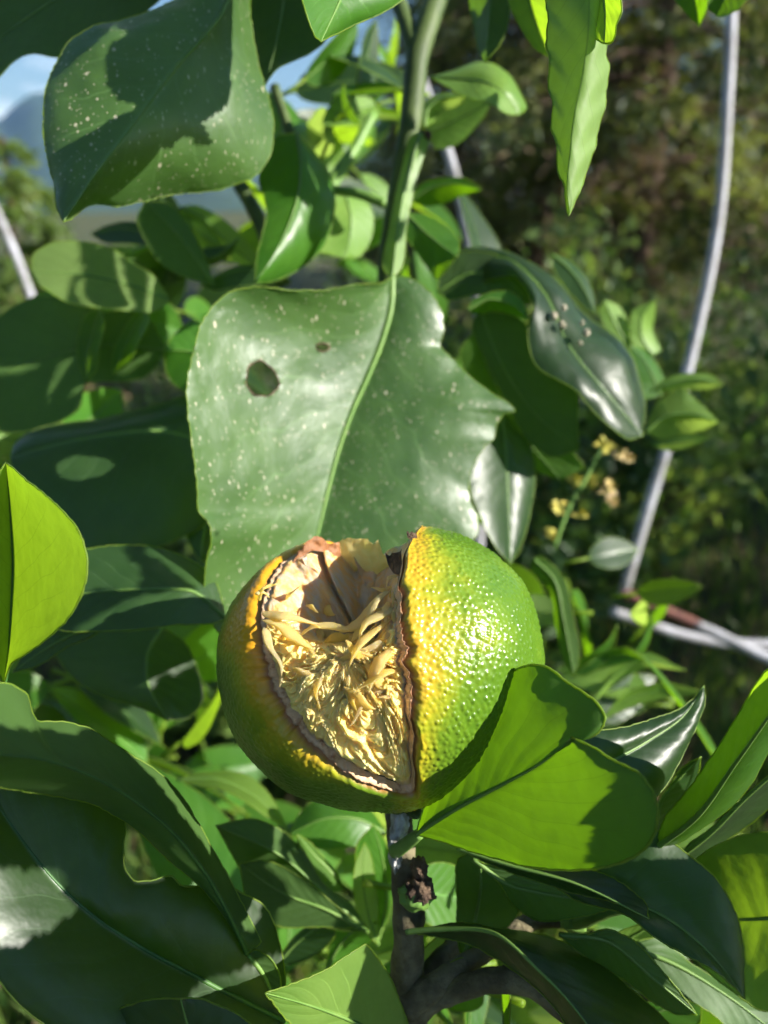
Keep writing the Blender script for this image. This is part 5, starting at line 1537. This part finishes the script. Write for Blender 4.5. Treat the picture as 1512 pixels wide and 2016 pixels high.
# dried flower cluster behind the fruit, right
M['petal'] = simple_mat('dried_petal', (0.75, 0.55, 0.34), .7, (0.50, 0.42, 0.10), 200, .5, 500)
M['petal_y'] = simple_mat('dried_petal_yellow', (0.62, 0.50, 0.10), .7, (0.45, 0.45, 0.10), 200)
cl = thing('flower_cluster', 'dried peach and yellow flower cluster behind the fruit at right', 'flower', P(1150, 1010, .43))
sp = [(1185, 876, 15), (1228, 895, 13), (1165, 945, 12), (1195, 960, 14), (1100, 995, 10), (1140, 1010, 12), (1130, 945, 9), (1205, 985, 10), (1085, 1050, 8)]
rng = np.random.default_rng(77)
for x, y, r in sp:
    c = np.array(P(x, y, .43 + rng.normal(0, .008)))
    n_ = 16
    dd = rng.normal(0, 1, (n_, 3)); dd /= np.linalg.norm(dd, axis=1)[:, None]
    v, f = quads(np.tile(c, (n_, 1)) + dd * .0008, dd, r * 1.0 * .43 / FPX * 1.5, .0042, rng, .25)
    mesh_obj('flower', v, f, M['petal'] if rng.random() < .7 else M['petal_y'], cl, smooth=False)
tube('stalk', [(1090, 1080, .43, .0012), (1120, 1000, .43, .0012), (1160, 930, .43, .0010), (1185, 880, .43, .0008)], M['petiole'], cl, n=16)

# ------------------------------------------------------------------ more leaves of the tree, behind
rs = random.Random(21)
def scatter(n, xr, yr, dr, mats, ln=(.05, .085), keep=None):
    for _ in range(n):
        for _try in range(20):
            x, y = rs.uniform(*xr), rs.uniform(*yr)
            if keep is None or keep(x, y):
                break
        d = rs.uniform(*dr)
        l = rs.uniform(*ln)
        dirv = Vector((rs.gauss(0, 1), rs.gauss(0, .6), rs.gauss(-.1, .6)))
        ex = [to_px(P(x, y, d) + dirv.normalized() * l * k) for k in (0, .5, 1)]
        if any(1040 < e[0] < 1440 and 780 < e[1] < 1070 for e in ex):
            continue
        free_leaf(P(x, y, d), dirv, l, l * rs.uniform(.42, .55), rs.uniform(-.4, .4), rs.uniform(.05, .3), rs.uniform(.1, .4), rs.choice(mats), up=SUN * .8 + Vector((rs.gauss(0, .4), rs.gauss(-.3, .4), rs.gauss(.3, .4))))
scatter(26, (520, 830), (150, 520), (.42, .62), ['bright', 'pale', 'fresh', 'mature'])
scatter(12, (300, 540), (430, 700), (.40, .6), ['bright', 'fresh', 'mature'])
scatter(10, (0, 160), (840, 1000), (.34, .5), ['pale', 'fresh'])
scatter(22, (60, 420), (1240, 1560), (.34, .55), ['mature', 'bright', 'fresh'])
scatter(30, (420, 1000), (1560, 2060), (.30, .5), ['mature', 'fresh', 'bright', 'pale'])
scatter(14, (820, 1130), (560, 1050), (.38, .55), ['mature', 'mature', 'fresh'])
scatter(16, (1060, 1280), (1080, 1460), (.36, .5), ['fresh', 'mature', 'pale'], ln=(.03, .06))
scatter(14, (1000, 1512), (1500, 2050), (.27, .42), ['fresh', 'mature', 'pale'])
scatter(12, (760, 1010), (1690, 2010), (.205, .27), ['bright', 'fresh', 'pale'], ln=(.025, .045))
scatter(8, (560, 800), (150, 330), (.34, .4), ['fresh', 'pale', 'mature'], ln=(.03, .05))

# unseen leaves added above the frame to hold back sky light
for _ in range(28):
    p = Vector((rs.uniform(-.26, .10), rs.uniform(-.05, .36), rs.uniform(1.25, 1.5)))
    x_, y_, d_ = to_px(p)
    if d_ > .02 and -150 < x_ < 1660 and y_ > -220:
        continue
    l = rs.uniform(.06, .1)
    free_leaf(p, Vector((rs.gauss(0, 1), rs.gauss(0, 1), rs.gauss(-.2, .3))), l, l * .5, rs.uniform(-.5, .5), .2, .2, 'mature', rib=0)
# unseen cedars added around the camera to cut the sky light
for i, (x_, y_, h_, r_, lab) in enumerate(((-2.7, -1.7, 5.0, 1.5, 'added unseen cedar behind the camera at the left'), (-3.4, .6, 4.4, 1.4, 'added unseen cedar beside the view on the left'), (2.4, -3.0, 4.6, 1.4, 'added unseen cedar behind the camera at the right'))):
    cedar(x_, y_, 0, h_, r_, 90 + i, lab, n_br=80, per=150, leafL=.11, leafW=.05)

# ------------------------------------------------------------------ air
bm = bmesh.new(); bmesh.ops.create_cube(bm, size=1.0)
for v in bm.verts:
    v.co = Vector((v.co.x * 24000, v.co.y * 24000, -190 + (v.co.z + .5) * 1450))
me = bpy.data.meshes.new('haze'); bm.to_mesh(me); bm.free()
hz = bpy.data.objects.new('haze', me); COL.objects.link(hz)
hm = bpy.data.materials.new('haze'); hm.use_nodes = True
hm.node_tree.nodes.clear()
ho = hm.node_tree.nodes.new('ShaderNodeOutputMaterial'); hv = hm.node_tree.nodes.new('ShaderNodeVolumePrincipled')
hv.inputs['Color'].default_value = (0.30, 0.56, 1.0, 1); hv.inputs['Density'].default_value = 4.0e-5; hv.inputs['Anisotropy'].default_value = 0.2
hm.node_tree.links.new(hv.outputs[0], ho.inputs['Volume'])
me.materials.append(hm)
struct(hz, 'stuff', 'thin blue air haze in front of the distant mountain', 'haze')
